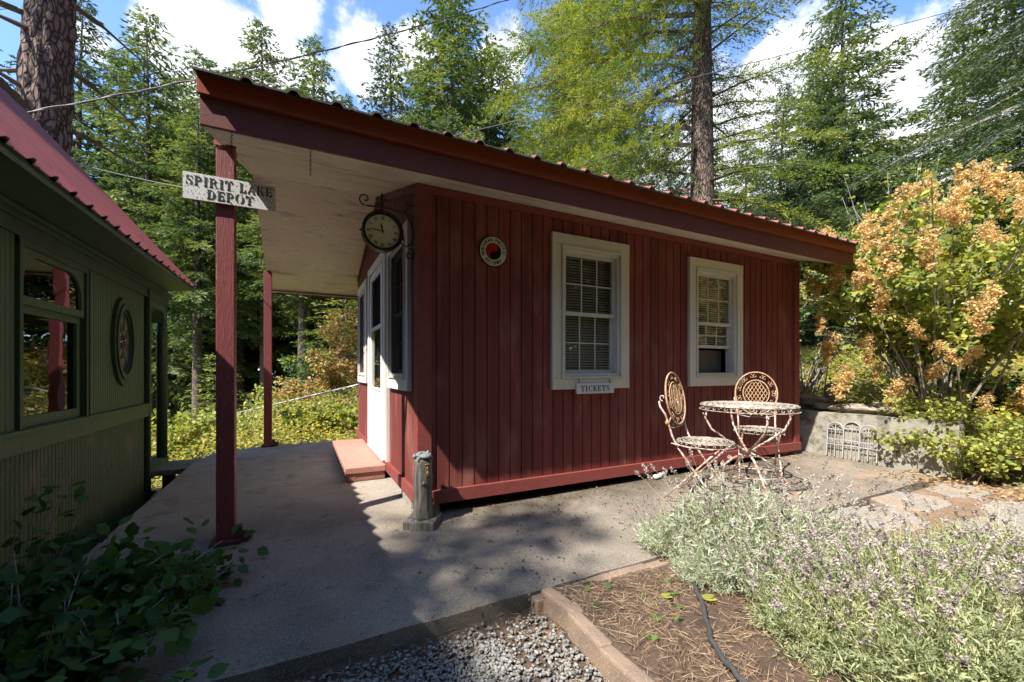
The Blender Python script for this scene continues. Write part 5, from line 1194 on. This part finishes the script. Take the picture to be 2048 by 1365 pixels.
# shrubs on the slope behind
bl = [('yellow_shrub', (-2.55, 6.3), .85, 1.25, 2300, LM['yg'], 'yellow-green shrub beyond the carriage doorway left of the near post'),
      ('yellow_shrub', (-3.3, 8.6), .9, 1.3, 1500, LM['yg'], 'yellow-green shrub beyond the fence behind the carriage'),
      ('yellow_shrub', (-.55, 5.6), .6, .55, 1500, LM['yg'], 'low lime green shrub just beyond the far porch post'),
      ('yellow_shrub', (.3, 5.0), .6, .6, 1500, LM['yg'], 'bright lime green shrub at the patio edge by the depot back corner'),
      ('autumn_shrub', (.05, 8.4), .9, 1.7, 2600, LM['autumn'], 'orange and yellow autumn shrub behind the fence rail by the depot corner'),
      ('autumn_shrub', (.35, 9.4), .8, 3.0, 1900, LM['autumn'], 'tall pinkish autumn shrub under the porch eave beside the depot'),
      ('autumn_shrub', (-.8, 8.6), .9, 1.3, 1700, LM['autumn'], 'low golden shrub behind the fence rail right of the far post'),
      ('yellow_shrub', (-1.3, 9.0), .9, 1.3, 1700, LM['yg'], 'green shrub behind the fence rail between the porch posts'),
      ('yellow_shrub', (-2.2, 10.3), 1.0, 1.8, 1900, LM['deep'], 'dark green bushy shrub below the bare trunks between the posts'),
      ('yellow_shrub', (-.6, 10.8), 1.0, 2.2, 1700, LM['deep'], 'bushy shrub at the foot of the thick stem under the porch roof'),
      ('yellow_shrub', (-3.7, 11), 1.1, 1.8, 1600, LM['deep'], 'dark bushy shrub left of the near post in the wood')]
for i, (nm, (x, y), sp_, h, nl, m_, lab) in enumerate(bl):
    shrub(nm, lab, (x, y, float(Hn(x, y))), 26, sp_, h, nl, .085, .065, m_, MT['twig'], 80+i, .12, .7, arch=.35, twigs=4, group='shrubs on the slope behind the porch', thick=.008)

# ---------------------------------------------------------------- ground cover (uncountable)
def scatter(name, label, pts, zf, n_leaf, ls, lw, hgt, m, K=4, tint=None):
    g = np.random.default_rng(len(pts)); n = len(pts)*n_leaf; c = np.repeat(pts, n_leaf, 0)+g.normal(size=(n, 2))*.09; z = zf(c[:, 0], c[:, 1])+hgt*g.random(n)**1.2*((.25+.75*sst(3.7, 5.6, c[:, 1])) if name == 'undergrowth' else 1)*(.45+.9*(.5+.5*np.sin(c[:, 0]*2.3+np.sin(c[:, 1]*1.7)*2)*np.cos(c[:, 1]*2.1+c[:, 0])))
    C = np.stack([c[:, 0], c[:, 1], z], 1); a = unit(g.normal(size=(n, 3))*[1, 1, .5]); L = ls*g.uniform(.5, 1.3, n)
    me = np_mesh(name, rhomb(C, a, L, L*lw/ls, up=np.array([0, 0, 1.]), wob=.5), 4, np.clip(np.repeat(g.random(len(pts)), n_leaf)*.6+g.random(n)*.4, 0, 1) if tint is None else tint(n), [m])
    return tag(link(bpy.data.objects.new(name, me)), label, 'ground cover', kind='stuff')
def region(n, x0, x1, y0, y1, f=None):
    p = np.stack([rng.uniform(x0, x1, n), rng.uniform(y0, y1, n)], 1)
    return p if f is None else p[f(p[:, 0], p[:, 1])]
scatter('undergrowth', 'yellow-green undergrowth covering the slope behind the porch', region(9000, -6, 4.6, 3.75, 12, lambda x, y: (y > 3.8) & ~((x > -1.9) & (x < 4.8) & (y < 3.8))), Hn, 10, .055, .04, .62, LM['cover'])
scatter('bank_undergrowth', 'low leafy undergrowth covering the bank above the retaining wall', region(9500, 5.0, 17, -5, 9, lambda x, y: (x > 5.5) | ((y < -1.3) & (x > 5.0))), Hn, 9, .055, .042, .22, LM['cover'])
scatter('far_undergrowth', 'undergrowth further back beneath the firs', region(3500, -18, 30, 10, 28), Hn, 7, .22, .16, .7, LM['cover'])
# fallen needles and dry leaves
def sticks(name, label, p, zf, Lr, w, m, lift=.01):
    g = np.random.default_rng(len(p)+3); n = len(p); az = g.uniform(0, 2*pi, n); a = np.stack([np.cos(az), np.sin(az), g.normal(size=n)*.10], 1); a = unit(a)
    C = np.stack([p[:, 0], p[:, 1], zf(p[:, 0], p[:, 1])+.003+lift*g.random(n)], 1); L = g.uniform(*Lr, n)
    V = rhomb(C, a, L, np.full(n, w), up=np.array([0, 0, 1.]), wob=.4); return tag(link(bpy.data.objects.new(name, np_mesh(name, V, 4, g.random(n), [m]))), label, 'needles', kind='stuff')
sticks('pine_needles', 'fallen pine needles matted over the soil of the bed', region(12000, .34, 1.9, -3, -1.28, lambda x, y: rng.random(len(x)) < .28+.75*(np.sin(x*7+np.sin(y*5)*2)*np.sin(y*8+x*3) > -.15)), bedz, (.04, .11), .0022, LM['needle'], .02)
sticks('gravel_needles', 'fallen pine needles along the edges of the gravel', region(2600, -1.8, .30, -2.6, -1.21, lambda x, y: (y > -1.42) | (x > .12) | (rng.random(len(x)) < .15)), lambda x, y: -.115+0*x, (.03, .10), .002, LM['needle'], .02)
sticks('patio_needles', 'dry needles and bits scattered over the sunny end of the patio', region(6500, 2.2, 4.95, -3.2, .0, lambda x, y: rng.random(len(x)) < np.clip((x-1.9)/1.8, 0, 1)), lambda x, y: gz(x, y)+.0, (.025, .07), .0022, LM['needle'], .006)
pp = region(1500, -.1, 4.9, -1.18, .05, lambda x, y: rng.random(len(x)) < np.clip(.05+.9*(y+.30)*3, .06, 1)+.22*((np.sin(x*5+y*4)*np.sin(y*7-x*2)) > .25)*(x < 1.6))
scatter('moss_crumbs', 'dark moss crumbs on the patio along the front wall', pp, lambda x, y: gz(x, y)-.001, 6, .017, .015, .006, leafmat('moss_leaf', [(.05, .04, .02), (.10, .08, .03), (.16, .10, .05)], .1))
scatter('dry_leaf_litter', 'brown dry leaves at the foot of the right bank', region(900, 4.3, 5.6, -3, -.9, lambda x, y: (x > 4.3+(y+1)*-.1)), lambda x, y: np.maximum(Hn(x, y), np.where(x < 4.97, gz(x, y), -1)), 2, .04, .03, .02, LM['litter'])
sticks('porch_needles', 'a few dry needles lying on the porch slab', region(420, -1.8, .0, -1.15, 3.6), lambda x, y: gz(x, y)+0., (.02, .06), .002, LM['needle'], .004)
# gravel
def gravel():
    b = bmesh.new(); bmesh.ops.create_icosphere(b, subdivisions=1, radius=1); v0 = np.array([v.co[:] for v in b.verts]); f0 = np.array([[v.index for v in f.verts] for f in b.faces]); b.free()
    p = region(32000, -1.35, .262, -3.0, -1.225, lambda x, y: (rng.random(len(x)) < np.clip((-1.24-y)*5+.02, 0, 1)) & (rng.random(len(x)) < np.where(x > .0, .45, 1)) & (x+y*0 > -1.45)); n = len(p); g = np.random.default_rng(9)
    s = g.uniform(.004, .0095, n)[:, None, None]; V = v0[None]*(1+g.normal(size=(n, len(v0), 1))*.16)*s*np.stack([g.uniform(.8, 1.4, n), g.uniform(.7, 1.1, n), g.uniform(.5, .9, n)], 1)[:, None]
    az = g.uniform(0, 6.28, n); ca, sa = np.cos(az)[:, None], np.sin(az)[:, None]; X = V[..., 0]*ca-V[..., 1]*sa; Y = V[..., 0]*sa+V[..., 1]*ca
    V = np.stack([X+p[:, :1], Y+p[:, 1:], V[..., 2]-.113+g.uniform(0, .012, (n, 1))], -1)
    tri = V[:, f0].reshape(-1, 3); me = np_mesh('gravel', tri, 3, np.repeat(np.clip(g.normal(.55, .25, n), 0, 1), len(f0)), [LM['gravel']]); return tag(link(bpy.data.objects.new('gravel', me)), 'pale grey gravel chippings between patio and planting bed', 'gravel', kind='stuff')
gravel()
# seedlings in the bed
g = np.random.default_rng(77)
def seedling(k):
    n = 5; az = g.uniform(0, 6.28, n); a = unit(np.stack([np.cos(az), np.sin(az), g.uniform(.2, 1, n)], 1)); L = g.uniform(.022, .04, n)*k
    return np_mesh('seedling', leaf6(np.zeros((n, 3))+g.normal(size=(n, 3))*.004, a, L, L*.75, unit(g.normal(size=(n, 3))*.3+np.array([0, 0, 1]))), 6, g.uniform(.5, 1, n), [LM['deep']])
sm_ = [seedling(1), seedling(.8)]
sl_ = ['seedling by the inner corner of the edging blocks', 'seedling just right of the bed corner', 'seedling near the lavender side of the patio edge', 'seedling closest under the silvery lavender', 'seedling beside the second edging block', 'seedling in the middle of the bed left of the curled leaf', 'seedling right of the middle one', 'seedling between the curled leaf and the hose', 'seedling low in the bed near the corner block', 'seedling nearest the third edging block', 'seedling above the curled bright leaf', 'seedling nearest the wilted leaf', 'seedling growing in the gravel outside the bed']
for i, (x, y) in enumerate([(.62, -1.36), (.50, -1.33), (.95, -1.42), (1.0, -1.34), (.45, -1.47), (.62, -1.66), (.70, -1.70), (.78, -1.62), (.55, -1.52), (.50, -1.75), (.72, -1.48), (.86, -1.52), (.18, -1.30)]):
    o = bpy.data.objects.new('seedling', sm_[i % 2]); link(o); o.location = (x, y, float(bedz(x, y))+.004 if x > .3 else -.11); o.rotation_euler = (0, 0, i*1.7); k = 1+.3*sin(i*3); o.scale = (k, k, k)
    tag(o, 'tiny bright green '+sl_[i], 'seedling', 'seedlings in the planting bed')
for x, y, s, lab in ((.93, -1.66, 1, 'large wilted green leaf lying beside the soaker hose'), (.78, -1.545, .8, 'curled bright green leaf lying in the middle of the bed')):
    a = unit(np.array([[1., .3, .1], [.8, -.5, .15]])); me = np_mesh('leaf', leaf6(np.zeros((2, 3)), a, np.array([.075, .06])*s, np.array([.06, .05])*s, unit(np.array([[0, .3, 1.], [.2, 0, 1]]))), 6, np.array([.55, .8]), [LM['yg']])
    o = bpy.data.objects.new('fallen_leaf', me); link(o); o.location = (x, y, float(bedz(x, y))+.02); tag(o, lab, 'leaf')

# ---------------------------------------------------------------- lavender
def lav_meshes(seed, R, H, nl, ns, m, ll=.05):
    g = np.random.default_rng(seed)
    # many thin shoots radiating from the base, each lined with narrow leaves
    k = nl//14; az = g.uniform(0, 2*pi, k); r = R*np.sqrt(g.random(k)); tip = np.stack([r*np.cos(az), r*np.sin(az), H*(1-.55*(r/R)**2)*g.uniform(.55, 1.15, k)*(.85+.2*np.sin(az*5+seed))], 1); root = tip*[.35, .35, 0]
    f = g.uniform(.35, 1, (k, 14)); c = root[:, None]+(tip-root)[:, None]*f[..., None]+g.normal(size=(k, 14, 3))*.006; d = unit(tip-root)[:, None]
    a = unit(d*.8+g.normal(size=(k, 14, 3))*.75); C = c.reshape(-1, 3); A = a.reshape(-1, 3); L = ll*g.uniform(.6, 1.2, len(C))
    fo = np_mesh('foliage', rhomb(C, A, L, np.full(len(C), .0062 if ll < .045 else .007), wob=1), 4, np.clip(np.repeat(g.random(k), 14)*.5+g.random(len(C))*.5, 0, 1), [m])
    az = g.uniform(0, 2*pi, ns); r = R*np.sqrt(g.random(ns))*.75; b = np.stack([r*np.cos(az), r*np.sin(az), H*(.45)*np.ones(ns)], 1)
    out = unit(np.stack([np.cos(az)*(.15+.9*r/R), np.sin(az)*(.15+.9*r/R), np.ones(ns)*1.1], 1)+g.normal(size=(ns, 3))*.16); Ls = g.uniform(.16, .30, ns)[:, None]; e = b+out*Ls
    sd_ = unit(np.cross(out, g.normal(size=(ns, 3))))*.0015
    st = np.stack([b-sd_, b+sd_, e+sd_*.6, e-sd_*.6], 1).reshape(-1, 3); sm = np_mesh('stalks', st, 4, g.uniform(0, 1, ns), [LM['lavg']])
    q = 36; f = g.uniform(0, 1, (ns, q)); f = np.round(f*5)/5+g.normal(size=(ns, q))*.04; sl = g.uniform(.022, .048, ns)
    c = e[:, None]+out[:, None]*(f*sl[:, None])[..., None]+g.normal(size=(ns, q, 3))*.0028; a = unit(out[:, None]*.6+g.normal(size=(ns, q, 3))*.7)
    fl = np_mesh('flower_spikes', rhomb(c.reshape(-1, 3), a.reshape(-1, 3), np.full(ns*q, .0125), np.full(ns*q, .0075)), 4, np.clip(np.repeat(g.uniform(0, .6, ns), q)+g.random(ns*q)*.4, 0, 1), [LM['lavfl']])
    return fo, sm, fl
LA = lav_meshes(1, .42, .34, 10500, 75, LM['lav'], .055); LA2 = lav_meshes(2, .40, .32, 10000, 65, LM['lav'], .05)
LB = lav_meshes(3, .40, .30, 11500, 80, LM['lavg'], .036); LB2 = lav_meshes(4, .42, .31, 11500, 80, LM['lavg'], .036)
lv = [(1.14, -1.52, LA2, .45, 'small silvery lavender beside the top of the soaker hose'), (1.38, -1.62, LA, .85, 'silvery lavender in the row nearest the hose, left of the larger ones'), (1.10, -2.12, LB, .72, 'green lavender at the lower end of the hose'), (1.62, -1.42, LA, 1.12, 'silvery lavender in front of the bistro chairs, largest of the silvery ones'), (1.30, -1.18, LA2, .62, 'small silvery lavender leaning over the patio edge'), (2.02, -1.52, LA2, .9, 'silvery lavender right of the largest silvery one'),
      (1.55, -1.78, LA2, .80, 'silvery lavender nearer the camera above the hose end'), (1.22, -1.98, LB, .68, 'green lavender beside the hose'), (1.62, -2.15, LB2, .85, 'green lavender in the middle of the lower right'),
      (2.10, -2.05, LB, .9, 'green lavender with dark spikes behind the middle one'), (1.22, -2.40, LB2, .95, 'green lavender at the bottom edge right of the hose'), (2.62, -2.22, LB2, .95, 'green lavender far right beside the flagstones'),
      (1.78, -2.55, LB, .85, 'green lavender at the lower right corner'), (2.30, -2.6, LB2, .9, 'green lavender at the right edge of the view')]
for i, (x, y, ms_, s, lab) in enumerate(lv):
    t = thing('lavender_bush', lab, 'lavender', (x, y, -.05), i*2.1, 'lavender bushes'); t.scale = (s*1.08, s*1.08, s*(1.05 if x < 1.9 else .85))
    for nm, me in zip(('foliage', 'stalks', 'flower_spikes'), ms_):
        o = link(bpy.data.objects.new(nm, me), t)
        if nm != 'foliage': o['kind'] = 'stuff'
p = region(260, 2.3, 4.2, -3.1, -2.0)
sticks('dry_grass', 'thin dry grass blades arching at the right edge', p, lambda x, y: 0*x-.02, (.2, .4), .003, LM['lavg'], .15)
